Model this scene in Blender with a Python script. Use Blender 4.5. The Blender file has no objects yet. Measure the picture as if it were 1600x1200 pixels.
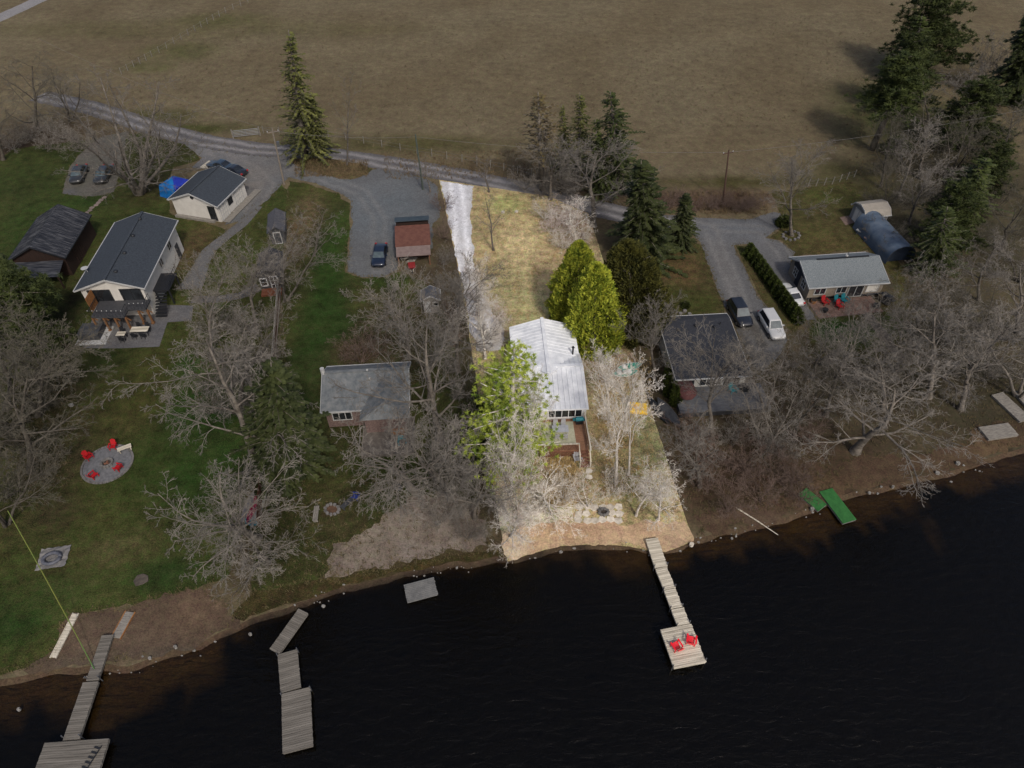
import bpy, bmesh, math, random
import numpy as np
from mathutils import Vector, Matrix, Quaternion, noise, geometry

R = math.radians
scene = bpy.context.scene
# ------------------------------------------------------------------ camera, sky, sun, exposure
CAM_H, FPX, PITCH = 54.0, 1081.0, R(46)
cd = bpy.data.cameras.new('camera'); cam = bpy.data.objects.new('camera', cd)
scene.collection.objects.link(cam)
cam.location = (0, 0, CAM_H); cam.rotation_euler = (R(90) - PITCH, 0, 0)
cd.sensor_width = 36; cd.lens = 36 * FPX / 1600; cd.clip_start = .5; cd.clip_end = 9000
scene.camera = cam
SUN_EL, SUN_HEAD = R(47), Vector((-.38, 1, 0)).normalized()      # direction the light travels over the ground
world = bpy.data.worlds.new('World'); scene.world = world; world.use_nodes = True
nt = world.node_tree
sky = nt.nodes.new('ShaderNodeTexSky'); sky.sky_type = 'NISHITA'; sky.sun_disc = False
sky.sun_elevation = SUN_EL; sky.sun_rotation = math.atan2(-SUN_HEAD.x, -SUN_HEAD.y)
sky.air_density = .8; sky.dust_density = 4.0; sky.ozone_density = .6
nt.nodes['Background'].inputs[1].default_value = .145
nt.links.new(sky.outputs[0], nt.nodes['Background'].inputs[0])
sl = bpy.data.lights.new('sun', 'SUN'); sl.energy = 2.1; sl.angle = R(5.0); sl.color = (1, .95, .88)
so = bpy.data.objects.new('sun', sl); scene.collection.objects.link(so)
ldir = Vector((SUN_HEAD.x * math.cos(SUN_EL), SUN_HEAD.y * math.cos(SUN_EL), -math.sin(SUN_EL)))
so.rotation_euler = ldir.to_track_quat('-Z', 'Y').to_euler(); so.location = (20, -40, 80)
vs = scene.view_settings
vs.view_transform = 'Standard'; vs.look = 'None'; vs.exposure = -.15; vs.gamma = 1; vs.use_curve_mapping = False
scene.cycles.max_bounces = 5; scene.cycles.transparent_max_bounces = 8

# ------------------------------------------------------------------ measuring the place
FW = Vector((0, math.cos(PITCH), -math.sin(PITCH))); UP = Vector((0, math.sin(PITCH), math.cos(PITCH)))
def ray(u, v): return FW * FPX + Vector((1, 0, 0)) * (u - 800) - UP * (v - 600)
def G(u, v, z=0.0):
    d = ray(u, v); t = (z - CAM_H) / d.z
    return Vector((t * d.x, t * d.y, z))
def ppm(u, v): return FPX / (G(u, v) - Vector((0, 0, CAM_H))).dot(FW)      # pixels per metre
def rect(q, z):
    """near-left, near-right, far-right, far-left -> centre, angle, width, depth"""
    a, b, c, d = [G(x, y, z) for x, y in q]
    ce = (a + b + c + d) / 4; ax = (b - a) + (c - d); ay = (d - a) + (c - b)
    a1 = math.atan2(ax.y, ax.x); a2 = math.atan2(ay.y, ay.x) - math.pi / 2
    ang = a1 if ax.length > ay.length else a2
    return ce, (a1 + a2) / 2 if abs(a1 - a2) < .5 else ang, ax.length / 2, ay.length / 2

# ------------------------------------------------------------------ small helpers
C = scene.collection
KL = 1.0
def s(r, g, b):
    return tuple(KL * (x / 12.92 if x <= .04045 else ((x + .055) / 1.055) ** 2.4) for x in (r / 255, g / 255, b / 255))
def tag(o, label, cat, group=None):
    o['label'] = label; o['category'] = cat
    if group: o['group'] = group
    return o
def thing(name, label, cat, loc=(0, 0, 0), rz=0.0, group=None):
    o = bpy.data.objects.new(name, None); C.objects.link(o)
    o.location = loc; o.rotation_euler = (0, 0, rz); o.empty_display_size = .3
    return tag(o, label, cat, group)
def dup(root, loc, rz, label=None, group=None):
    r = root.copy(); C.objects.link(r); r.location = loc; r.rotation_euler = (0, 0, rz)
    if label: r['label'] = label
    if group: r['group'] = group
    for ch in list(root.children):
        c = ch.copy(); C.objects.link(c); c.parent = r
        for g in list(ch.children):
            d = g.copy(); C.objects.link(d); d.parent = c
    return r

class MB:
    def __init__(self): self.v = []; self.f = []
    def add(self, vs_, fs):
        n = len(self.v); self.v += [tuple(x) for x in vs_]; self.f += [tuple(i + n for i in q) for q in fs]; return self
    def box(self, c, sz, rz=0.0, rx=0.0, ry=0.0, taper=1.0):
        x, y, z = sz[0] / 2, sz[1] / 2, sz[2] / 2
        pts = [Vector((a * x * (taper if e > 0 else 1), b * y * (taper if e > 0 else 1), e * z)) for e in (-1, 1) for a, b in ((-1, -1), (1, -1), (1, 1), (-1, 1))]
        m = Matrix.Rotation(rz, 3, 'Z') @ Matrix.Rotation(ry, 3, 'Y') @ Matrix.Rotation(rx, 3, 'X'); c = Vector(c)
        return self.add([m @ p + c for p in pts], [(3, 2, 1, 0), (4, 5, 6, 7), (0, 1, 5, 4), (1, 2, 6, 5), (2, 3, 7, 6), (3, 0, 4, 7)])
    def prism(self, poly, h0, h1):
        n = len(poly)
        return self.add([(x, y, h0) for x, y in poly] + [(x, y, h1) for x, y in poly],
                        [tuple(range(n))[::-1], tuple(range(n, 2 * n))] + [(i, (i + 1) % n, n + (i + 1) % n, n + i) for i in range(n)])
    def slab(self, quad, th):
        """a flat quad with thickness measured straight down"""
        q = [Vector(p) for p in quad]; d = Vector((0, 0, -th)); n = len(q)
        return self.add(q + [p + d for p in q], [tuple(range(n)), tuple(range(n, 2 * n))[::-1]] + [(i, n + i, n + (i + 1) % n, (i + 1) % n) for i in range(n)])
    def tube(self, pts, rad, n=5, cap=True):
        pts = [Vector(p) for p in pts]; base = len(self.v)
        if not hasattr(rad, '__len__'): rad = [rad] * len(pts)
        d0 = (pts[1] - pts[0]).normalized(); ref = Vector((0, 0, 1)) if abs(d0.z) < .9 else Vector((1, 0, 0))
        for i, p in enumerate(pts):
            d = (pts[min(i + 1, len(pts) - 1)] - pts[max(i - 1, 0)]).normalized()
            a = d.cross(ref).normalized(); b = d.cross(a)
            for k in range(n):
                t = 2 * math.pi * k / n
                w = p + (a * math.cos(t) + b * math.sin(t)) * rad[i]
                self.v.append((w.x, w.y, w.z))
        for i in range(len(pts) - 1):
            for k in range(n):
                j = base + i * n; k2 = (k + 1) % n
                self.f.append((j + k, j + n + k, j + n + k2, j + k2))
        if cap:
            self.f.append(tuple(base + k for k in range(n))); e = base + (len(pts) - 1) * n
            self.f.append(tuple(e + k for k in reversed(range(n))))
        return self
    def disc(self, c, r, h, n=16, r2=None):
        r2 = r if r2 is None else r2
        return self.add([(c[0] + r * math.cos(6.2832 * k / n), c[1] + r * math.sin(6.2832 * k / n), c[2]) for k in range(n)] +
                        [(c[0] + r2 * math.cos(6.2832 * k / n), c[1] + r2 * math.sin(6.2832 * k / n), c[2] + h) for k in range(n)],
                        [tuple(range(n))[::-1], tuple(range(n, 2 * n))] + [(k, (k + 1) % n, n + (k + 1) % n, n + k) for k in range(n)])
    def mesh(self, name, mat, smooth=False):
        me = bpy.data.meshes.new(name); me.from_pydata(self.v, [], self.f); me.materials.append(mat)
        if smooth: me.polygons.foreach_set('use_smooth', [True] * len(me.polygons))
        me.update(); return me
    def build(self, name, mat, parent=None, smooth=False, bevel=0, stuff=False):
        o = bpy.data.objects.new(name, self.mesh(name, mat, smooth)); C.objects.link(o)
        if parent: o.parent = parent
        if bevel:
            m = o.modifiers.new('bevel', 'BEVEL'); m.width = bevel; m.segments = 2; m.limit_method = 'ANGLE'
        if stuff: o['kind'] = 'stuff'
        return o

# ------------------------------------------------------------------ materials
MATS = {}
def mat(name, c1, c2=None, scale=3.0, rough=.8, bump=0.0, metal=0.0, spec=.4, stretch=(1, 1, 1), detail=4, rnd=0.0, coat=0.0, bscale=None, mid=(.35, .65)):
    if name in MATS: return MATS[name]
    m = bpy.data.materials.new(name); m.use_nodes = True; n = m.node_tree.nodes; l = m.node_tree.links
    b = n['Principled BSDF']; b.inputs['Roughness'].default_value = rough; b.inputs['Metallic'].default_value = metal
    b.inputs['Specular IOR Level'].default_value = spec; b.inputs['Coat Weight'].default_value = coat
    b.inputs['Base Color'].default_value = (*c1, 1)
    tc = n.new('ShaderNodeTexCoord'); mp = n.new('ShaderNodeMapping'); mp.inputs['Scale'].default_value = stretch
    l.new(tc.outputs['Object'], mp.inputs[0])
    out = None
    if c2:
        tx = n.new('ShaderNodeTexNoise'); tx.inputs['Scale'].default_value = scale; tx.inputs['Detail'].default_value = detail; tx.inputs['Roughness'].default_value = .65
        l.new(mp.outputs[0], tx.inputs['Vector'])
        cr = n.new('ShaderNodeValToRGB'); cr.color_ramp.elements[0].color = (*c1, 1); cr.color_ramp.elements[1].color = (*c2, 1)
        cr.color_ramp.elements[0].position, cr.color_ramp.elements[1].position = mid
        l.new(tx.outputs['Fac'], cr.inputs[0]); out = cr.outputs[0]
        if rnd:
            oi = n.new('ShaderNodeObjectInfo'); hs = n.new('ShaderNodeHueSaturation')
            mr = n.new('ShaderNodeMapRange'); mr.inputs[3].default_value = 1 - rnd; mr.inputs[4].default_value = 1 + rnd
            l.new(oi.outputs['Random'], mr.inputs[0]); l.new(mr.outputs[0], hs.inputs['Value']); l.new(out, hs.inputs['Color']); out = hs.outputs[0]
        l.new(out, b.inputs['Base Color'])
    if bump:
        t2 = n.new('ShaderNodeTexNoise'); t2.inputs['Scale'].default_value = bscale or scale * 3; t2.inputs['Detail'].default_value = 3
        l.new(mp.outputs[0], t2.inputs['Vector']); bp = n.new('ShaderNodeBump'); bp.inputs['Strength'].default_value = bump; bp.inputs['Distance'].default_value = .05
        l.new(t2.outputs['Fac'], bp.inputs['Height']); l.new(bp.outputs[0], b.inputs['Normal'])
    MATS[name] = m; return m

def ground_mat(name, fine=6.0, mid=.9, amp=.55, bump=.6, bscale=9.0, speck=0.0, streak=None, tint=0.0, sat=.85, vsc=7):
    """colour comes from the sheet's own 'Col' (what grows or lies where), broken up by noise"""
    m = bpy.data.materials.new(name); m.use_nodes = True; n = m.node_tree.nodes; l = m.node_tree.links
    b = n['Principled BSDF']; b.inputs['Roughness'].default_value = .95; b.inputs['Specular IOR Level'].default_value = .1
    at = n.new('ShaderNodeAttribute'); at.attribute_name = 'Col'
    ge = n.new('ShaderNodeNewGeometry'); mp = n.new('ShaderNodeMapping'); mp.inputs['Scale'].default_value = streak or (1, 1, 1); l.new(ge.outputs['Position'], mp.inputs[0])
    def nz(sc, det, src):
        t = n.new('ShaderNodeTexNoise'); t.inputs['Scale'].default_value = sc; t.inputs['Detail'].default_value = det; t.inputs['Roughness'].default_value = .7
        l.new(src, t.inputs['Vector']); return t
    a = nz(fine, 5, mp.outputs[0]); c = nz(mid, 4, ge.outputs['Position']); e = nz(.12, 3, ge.outputs['Position'])
    def mth(op, x, y):
        t = n.new('ShaderNodeMath'); t.operation = op
        for i, q in enumerate((x, y)):
            if isinstance(q, (int, float)): t.inputs[i].default_value = q
            else: l.new(q, t.inputs[i])
        return t.outputs[0]
    sm = mth('ADD', mth('MULTIPLY', a.outputs['Fac'], 1.4), mth('ADD', c.outputs['Fac'], mth('MULTIPLY', e.outputs['Fac'], .6)))
    val = mth('ADD', mth('MULTIPLY', mth('SUBTRACT', sm, 1.5), amp * 1.6), 1.0)
    if speck:
        v = n.new('ShaderNodeTexVoronoi'); v.inputs['Scale'].default_value = vsc; l.new(ge.outputs['Position'], v.inputs['Vector'])
        sp = n.new('ShaderNodeSeparateColor'); l.new(v.outputs['Color'], sp.inputs[0])
        val = mth('MULTIPLY', val, mth('ADD', mth('MULTIPLY', sp.outputs[0], speck), 1 - speck / 2))
    val = mth('MAXIMUM', val, .15)
    hs = n.new('ShaderNodeHueSaturation'); l.new(at.outputs['Color'], hs.inputs['Color']); l.new(val, hs.inputs['Value'])
    hu = mth('ADD', mth('MULTIPLY', mth('SUBTRACT', c.outputs['Fac'], .5), .06), .5); l.new(hu, hs.inputs['Hue'])
    hs.inputs['Saturation'].default_value = sat; fin = hs.outputs[0]
    if tint:
        g = nz(1.9, 6, ge.outputs['Position']); cr = n.new('ShaderNodeValToRGB'); e_ = cr.color_ramp.elements
        e_[0].position = .4; e_[1].position = .6; e_[0].color = (1 - tint, 1, 1 - 1.3 * tint, 1); e_[1].color = (1 + .55 * tint, 1, 1 + .1 * tint, 1)
        mxx = n.new('ShaderNodeMix'); mxx.data_type = 'RGBA'; mxx.blend_type = 'MULTIPLY'; mxx.inputs['Factor'].default_value = 1
        l.new(g.outputs['Fac'], cr.inputs[0]); l.new(fin, mxx.inputs['A']); l.new(cr.outputs[0], mxx.inputs['B']); fin = mxx.outputs['Result']
    l.new(fin, b.inputs['Base Color'])
    t2 = nz(bscale, 4, ge.outputs['Position']); bp = n.new('ShaderNodeBump'); bp.inputs['Strength'].default_value = bump; bp.inputs['Distance'].default_value = .12
    l.new(t2.outputs['Fac'], bp.inputs['Height']); l.new(bp.outputs[0], b.inputs['Normal'])
    return m
GRASS = ground_mat('grass_ground', 7.0, .8, 1.3, 1.0, 9, tint=.22, sat=.86)
FIELD = ground_mat('field_ground', 5.0, .6, .62, .8, 7, streak=(.55, 1.5, 1), tint=.1, sat=.9, speck=.14, vsc=2.4)
LOT_LITG = ground_mat('brightened_lot_ground', 7.0, .9, 1.3, 1.0, 9, tint=.17, sat=.82)
GRAVEL = ground_mat('gravel_ground', 6.0, .9, .32, .4, 18, speck=.3, sat=.9)
SAND = ground_mat('sand_ground', 6.0, 1.1, .8, .6, 9, tint=.06)

BARK = mat('grey_bark', s(70, 64, 57), s(114, 107, 98), 3, .9, rnd=.22)
TWIG = mat('grey_twigs', s(88, 83, 76), s(122, 116, 108), 1.2, .9, rnd=.25)
BARK_RED = mat('reddish_twigs', s(82, 66, 58), s(112, 96, 86), 1.2, .9, rnd=.2)
TWIG_D = mat('dark_olive_twigs', s(66, 62, 53), s(94, 89, 77), 1.2, .9, rnd=.2)
BARK_D = mat('dark_bark', s(54, 49, 42), s(88, 82, 73), 3, .9, rnd=.2)
BARK_LIT = mat('brightened_bark', s(132, 122, 108), s(218, 212, 202), 2.5, .85, rnd=.1, mid=(.32, .6))  # lit copies of bark and twigs: the lot's highlight put into colour
TWIG_LIT = mat('brightened_twigs', s(166, 156, 142), s(226, 220, 210), 1.0, .85, rnd=.14)
TWIG_PINK = mat('brightened_pinkish_twigs', s(168, 148, 138), s(214, 198, 190), 1.2, .85)
def leafmat(name, c1, c2, scale=1.3): return mat(name, c1, c2, scale, .75, spec=.25, rnd=.18, detail=5, mid=(.36, .64))
SPRUCE = leafmat('spruce_needles', s(52, 56, 24), s(100, 102, 52))
SPRUCE_D = leafmat('dark_spruce_needles', s(34, 44, 18), s(70, 78, 36))
SPRUCE_R = leafmat('rusty_needles', s(72, 60, 42), s(98, 88, 56))
CEDAR_B = leafmat('brightened_cedar_foliage', s(76, 98, 26), s(176, 178, 62), 3.0)  # lit copy of the cedar green, brightened for the highlighted lot
CEDAR_D = leafmat('dark_cedar_foliage', s(38, 42, 16), s(84, 82, 32), 3.0)
PINE_B = leafmat('brightened_pine_needles', s(98, 124, 44), s(188, 198, 82), 1.1)  # green lifted to carry the lot's highlight
HEDGE = leafmat('hedge_foliage', s(34, 44, 14), s(66, 76, 26), 2)
SHRUB = leafmat('green_shrub_leaves', s(36, 46, 20), s(70, 78, 34), 2)

WHITE = mat('white_paint', s(168, 166, 160), s(180, 178, 172), 2, .6)
TRIM = mat('white_trim', s(158, 158, 156), s(172, 172, 170), 3, .5)
BRIGHT = mat('bright_white_trim', s(226, 226, 226), s(238, 238, 236), 3, .5)
GLASS = mat('window_glass', s(22, 24, 27), s(44, 48, 52), .8, .08, spec=.8)
BLACK = mat('black_metal', s(26, 27, 30), s(38, 39, 42), 4, .5)
DARKGREY = mat('dark_grey_paint', s(50, 51, 54), s(64, 65, 68), 3, .6)
REDP = mat('red_plastic', s(220, 20, 38), s(232, 34, 50), 5, .45)
REDF = mat('deep_red_plastic', s(158, 14, 22), s(176, 24, 30), 5, .5)
REDD = mat('dark_red_plastic', s(150, 26, 30), s(166, 36, 38), 5, .5)
TEAL = mat('teal_plastic', s(26, 106, 118), s(36, 122, 130), 5, .5)
WOOD = mat('cedar_wood', s(120, 78, 40), s(150, 104, 62), 3, .75, stretch=(1, 1, 6))
WOODG = mat('weathered_wood', s(100, 96, 90), s(138, 133, 124), 2.2, .85, stretch=(1, 5, 5), bump=.2)
WOODP = mat('pale_weathered_wood', s(138, 130, 114), s(212, 204, 186), 1.0, .85, stretch=(.3, 6, 2), bump=.2, mid=(.3, .68))
WOODB = mat('brown_stained_wood', s(96, 62, 46), s(128, 88, 68), 2.5, .8, stretch=(1, 5, 5))
STONE = mat('pale_flagstone', s(168, 158, 142), s(212, 204, 190), 2, .9, bump=.3, rnd=.12)
STONEG = mat('grey_stone', s(82, 80, 78), s(116, 113, 110), 2.5, .9, bump=.3, rnd=.15)
TYRE = mat('tyre_rubber', s(20, 20, 21), s(30, 30, 31), 5, .9)
RIM = mat('alloy_rim', s(110, 112, 116), None, rough=.35, metal=.6)
# ------------------------------------------------------------------ the ground
def fract(x, y, sc, seed=0.0): return noise.fractal(Vector((x * sc, y * sc, seed)), .8, 2.0, 4)
def blobs(base, lst, base2=None, sc2=.12, seed=0.0):
    """ground colour, painted shade and lot brightness included: base cover plus patches (u, v, half-width px, half-height px, colour, strength)"""
    prep = []
    for u, v, ru, rv, c, w in lst:
        p = G(u, v); k = ppm(u, v); ry = abs(G(u, v - rv).y - G(u, v + rv).y) / 2
        prep.append((p.x, p.y, ru / k, ry, np.array(c), w))
    b0 = np.array(base); b2 = np.array(base2) if base2 is not None else None
    def fn(x, y):
        c = b0
        if b2 is not None:
            t = min(1, max(0, fract(x, y, sc2, seed) * .9 + .5)); c = b0 * (1 - t) + b2 * t
        for px, py, rx, ry, cc, w in prep:
            dx, dy = (x - px) / rx, (y - py) / ry; q = dx * dx + dy * dy
            if q < 6:
                f = w * math.exp(-q * q * .7) * min(1.25, max(.45, 1 + .8 * fract(x, y, .35, 3.3 + px)))
                f = min(1, max(0, f)); c = c * (1 - f) + cc * f
        return c
    return fn
RINGS = []
def tracks(fn, line, col, off=.8, wd=.32, k=.6):
    pts = [G(u, v).xy for u, v in line]; col = np.array(col)
    def f(x, y):
        q = Vector((x, y)); best = 1e9
        for a, b in zip(pts[:-1], pts[1:]):
            d = b - a; t = min(1, max(0, (q - a).dot(d) / d.length_squared)); best = min(best, (q - a - d * t).length)
        t = k * math.exp(-((best + .2 * fract(x, y, .3, 4.1) - off) / wd) ** 2); return fn(x, y) * (1 - t) + col * t
    return f
def ragged(poly, step, amp, seed):
    out = []; n = len(poly)
    for i in range(n):
        a, b = poly[i], poly[(i + 1) % n]; d = b - a; L = d.length; k = max(1, int(L / step))
        if L > 400: k = max(1, int(L / 400))
        nn = Vector((-d.y, d.x)).normalized() if L > 0 else Vector((0, 0))
        for j in range(k):
            p = a + d * j / k
            w = amp * (noise.noise(Vector((p.x * .45, p.y * .45, seed))) + .6 * noise.noise(Vector((p.x * 1.4, p.y * 1.4, seed + 7)))) if amp else 0
            out.append(p + nn * w)
    return out
def sheet(name, poly_px, z, m, colfn, spacing=1.0, amp=.25, step=.5, seed=1.0, world_poly=None):
    poly = world_poly or [G(u, v).xy for u, v in poly_px]
    ring = ragged(poly, step, amp, seed)
    if amp > .1: RINGS.append((name, ring))
    vs_ = [Vector((p.x, p.y)) for p in ring]; nb = len(vs_)
    xs = [p.x for p in ring]; ys = [p.y for p in ring]
    rng = random.Random(int(seed * 97) + 5)
    lim = (max(min(xs), -150), min(max(xs), 150), max(min(ys), 0), min(max(ys), 230))
    y = lim[2]
    while y < lim[3]:
        x = lim[0]
        while x < lim[1]:
            vs_.append(Vector((x + rng.uniform(-.35, .35) * spacing, y + rng.uniform(-.35, .35) * spacing))); x += spacing
        y += spacing
    ov, oe, of = geometry.delaunay_2d_cdt(vs_, [(i, (i + 1) % nb) for i in range(nb)], [list(range(nb))], 1, 1e-5)[:3]
    me = bpy.data.meshes.new(name); me.from_pydata([(p.x, p.y, z) for p in ov], [], of)
    ca = me.color_attributes.new('Col', 'FLOAT_COLOR', 'POINT')
    dat = np.ones((len(ov), 4), dtype=np.float32)
    for i, p in enumerate(ov): dat[i, :3] = colfn(p.x, p.y)
    ca.data.foreach_set('color', dat.ravel()); me.materials.append(m); me.update()
    if len(me.polygons) and me.polygons[0].normal.z < 0: me.flip_normals()
    o = bpy.data.objects.new(name, me); C.objects.link(o); o['kind'] = 'structure'; return o

SHORE_PX = [(-260, 1150), (-120, 1090), (0, 1062), (75, 1046), (140, 1040), (200, 1040), (270, 1020), (345, 990), (375, 975), (425, 956), (480, 937), (540, 917), (620, 897), (700, 881), (760, 874),
            (793, 872), (830, 862), (870, 850), (930, 846), (985, 850), (1010, 856), (1040, 858), (1083, 842), (1150, 826), (1230, 808), (1262, 790), (1330, 770), (1400, 755), (1480, 735), (1560, 710), (1640, 690), (1760, 660)]
shore = [G(u, v).xy for u, v in SHORE_PX]
shore = [Vector((-3000, shore[0].y - 30)), Vector((-200, shore[0].y - 4))] + shore + [Vector((220, shore[-1].y + 12)), Vector((3000, shore[-1].y + 60))]
OLIVE = s(64, 62, 34); FIELDC = s(104, 92, 71); FIELDC2 = s(97, 84, 63)
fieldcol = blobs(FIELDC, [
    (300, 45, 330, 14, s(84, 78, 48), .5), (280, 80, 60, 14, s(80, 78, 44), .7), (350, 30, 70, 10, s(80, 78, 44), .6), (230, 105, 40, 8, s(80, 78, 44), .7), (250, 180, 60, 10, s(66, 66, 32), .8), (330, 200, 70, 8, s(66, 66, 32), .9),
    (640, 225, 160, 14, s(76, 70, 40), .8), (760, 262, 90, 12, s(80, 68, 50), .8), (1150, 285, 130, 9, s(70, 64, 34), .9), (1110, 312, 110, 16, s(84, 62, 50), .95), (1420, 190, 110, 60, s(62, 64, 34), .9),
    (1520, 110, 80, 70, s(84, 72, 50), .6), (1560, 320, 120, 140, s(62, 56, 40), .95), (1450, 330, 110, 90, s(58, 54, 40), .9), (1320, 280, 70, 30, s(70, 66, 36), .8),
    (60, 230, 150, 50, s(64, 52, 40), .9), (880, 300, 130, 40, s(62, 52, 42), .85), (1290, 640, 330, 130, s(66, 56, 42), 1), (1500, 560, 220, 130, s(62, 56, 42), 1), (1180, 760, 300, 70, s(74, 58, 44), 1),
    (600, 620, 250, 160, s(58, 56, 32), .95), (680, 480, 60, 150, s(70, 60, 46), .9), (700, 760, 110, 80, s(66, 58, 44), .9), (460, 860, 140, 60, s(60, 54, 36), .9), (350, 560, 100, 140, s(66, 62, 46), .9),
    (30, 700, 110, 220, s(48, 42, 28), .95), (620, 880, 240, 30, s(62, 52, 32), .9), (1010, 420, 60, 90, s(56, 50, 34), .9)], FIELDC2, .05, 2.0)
sp = ragged(shore, .7, .35, 50)[:-1]
ring = [a for a in sp if -90 < a.x < 90]
ring = [Vector((-3000, ring[0].y - 60)), Vector((-200, ring[0].y - 8))] + ring + [Vector((220, ring[-1].y + 10)), Vector((3000, ring[-1].y + 60))]
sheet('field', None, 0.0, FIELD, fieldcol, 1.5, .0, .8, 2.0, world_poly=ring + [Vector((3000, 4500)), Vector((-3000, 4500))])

def band(center_px, half, z, name, m, colfn, amp=.15, seed=4.0, sp=.8):
    """a strip of ground along a line; half-width in metres"""
    pts = [G(u, v).xy for u, v in center_px]; lft = []; rgt = []
    for i, p in enumerate(pts):
        d = (pts[min(i + 1, len(pts) - 1)] - pts[max(i - 1, 0)]).normalized(); n = Vector((-d.y, d.x))
        h = half[i] if hasattr(half, '__len__') else half
        lft.append(p + n * h); rgt.append(p - n * h)
    return sheet(name, None, z, m, colfn, sp, amp, .5, seed, world_poly=rgt + lft[::-1])

# lawns
LG, LY, LB = s(46, 62, 16), s(76, 74, 34), s(84, 72, 48)
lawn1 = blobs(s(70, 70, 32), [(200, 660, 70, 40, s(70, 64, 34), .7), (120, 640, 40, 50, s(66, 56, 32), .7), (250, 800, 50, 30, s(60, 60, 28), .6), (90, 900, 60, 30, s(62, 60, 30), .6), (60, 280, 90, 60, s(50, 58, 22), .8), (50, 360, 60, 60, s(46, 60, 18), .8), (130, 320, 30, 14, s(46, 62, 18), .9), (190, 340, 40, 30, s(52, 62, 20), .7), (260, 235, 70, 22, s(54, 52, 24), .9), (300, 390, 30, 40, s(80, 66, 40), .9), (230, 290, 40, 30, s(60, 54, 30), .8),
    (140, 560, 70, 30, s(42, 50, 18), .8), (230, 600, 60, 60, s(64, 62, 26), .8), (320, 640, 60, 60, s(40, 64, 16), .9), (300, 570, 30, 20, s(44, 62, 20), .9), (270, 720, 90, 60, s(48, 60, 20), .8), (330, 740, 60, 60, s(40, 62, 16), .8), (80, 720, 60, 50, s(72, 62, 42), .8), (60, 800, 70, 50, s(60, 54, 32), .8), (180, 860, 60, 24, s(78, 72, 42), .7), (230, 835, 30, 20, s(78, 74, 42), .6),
    (30, 960, 60, 50, s(40, 58, 18), .8), (120, 920, 70, 30, s(58, 66, 28), .6), (270, 900, 70, 30, s(42, 58, 20), .8), (60, 630, 60, 70, s(50, 44, 26), .9), (95, 500, 30, 60, s(28, 26, 16), .9), (10, 470, 70, 80, s(40, 40, 24), .8)], s(60, 66, 26), .25, 5)  # darkest blob, left of the house: tree and barn shade painted into the lawn
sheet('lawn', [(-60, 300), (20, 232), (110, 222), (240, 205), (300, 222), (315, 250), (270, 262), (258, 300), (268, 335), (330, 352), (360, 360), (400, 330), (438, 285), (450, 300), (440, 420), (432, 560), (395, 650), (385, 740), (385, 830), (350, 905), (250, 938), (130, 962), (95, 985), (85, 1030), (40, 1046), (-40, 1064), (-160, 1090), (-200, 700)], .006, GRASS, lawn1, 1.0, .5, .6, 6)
lawn2 = blobs(s(70, 70, 34), [(500, 300, 50, 16, s(62, 68, 22), .9), (470, 355, 26, 60, s(92, 76, 52), .9), (520, 390, 24, 60, s(46, 66, 16), .9), (520, 470, 40, 60, s(38, 62, 12), .8), (570, 460, 40, 30, s(72, 68, 34), .8), (500, 520, 40, 60, s(42, 60, 18), .9), (600, 440, 40, 14, s(52, 64, 20), .8), (620, 520, 50, 60, s(84, 70, 54), .6),
    (560, 550, 40, 20, s(84, 64, 46), .7), (460, 640, 40, 60, s(46, 56, 20), .8), (600, 730, 60, 40, s(48, 58, 20), .7), (530, 800, 80, 50, s(64, 58, 34), .8), (620, 790, 60, 24, s(44, 58, 16), .6), (440, 850, 40, 60, s(52, 52, 24), .8)], s(56, 56, 28), .12, 9)
sheet('lawn', [(452, 282), (480, 287), (526, 302), (545, 318), (546, 360), (541, 424), (566, 434), (602, 433), (625, 424), (660, 440), (690, 470), (715, 560), (725, 640), (740, 720), (745, 800), (690, 790), (610, 800), (540, 860), (500, 905), (430, 935), (395, 930), (392, 840), (400, 740), (420, 640), (440, 520), (446, 400), (448, 320)], .007, GRASS, lawn2, 1.0, .45, .6, 8)
lawn3 = blobs(s(76, 66, 38), [(1060, 420, 30, 30, s(92, 70, 42), .8), (1080, 470, 40, 26, s(64, 66, 26), .8), (1150, 395, 14, 14, s(54, 62, 22), .8), (1270, 370, 40, 26, s(76, 70, 34), .8), (1300, 305, 50, 14, s(70, 70, 30), .8), (1290, 385, 40, 14, s(86, 72, 40), .8), (1320, 520, 44, 22, s(40, 66, 20), .95), (1400, 510, 34, 18, s(48, 68, 20), .8), (1400, 430, 26, 30, s(74, 68, 32), .8)], s(70, 64, 34), .12, 12)
sheet('lawn', [(1030, 392), (1075, 372), (1096, 384), (1110, 424), (1126, 464), (1133, 492), (1030, 500), (1018, 460)], .006, GRASS, lawn3, 1.0, .3, .5, 13)
sheet('lawn', [(1206, 300), (1330, 285), (1365, 330), (1400, 400), (1420, 440), (1415, 520), (1440, 580), (1360, 570), (1265, 560), (1262, 502), (1400, 470), (1392, 430), (1356, 390), (1243, 400), (1222, 376), (1202, 372), (1228, 350), (1216, 326)], .006, GRASS, lawn3, 1.0, .4, .5, 14)
sheet('lawn', [(1150, 384), (1172, 384), (1262, 500), (1240, 520), (1205, 490), (1188, 464), (1162, 412)], .0065, GRASS, lawn3, .8, .2, .5, 15)

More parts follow.
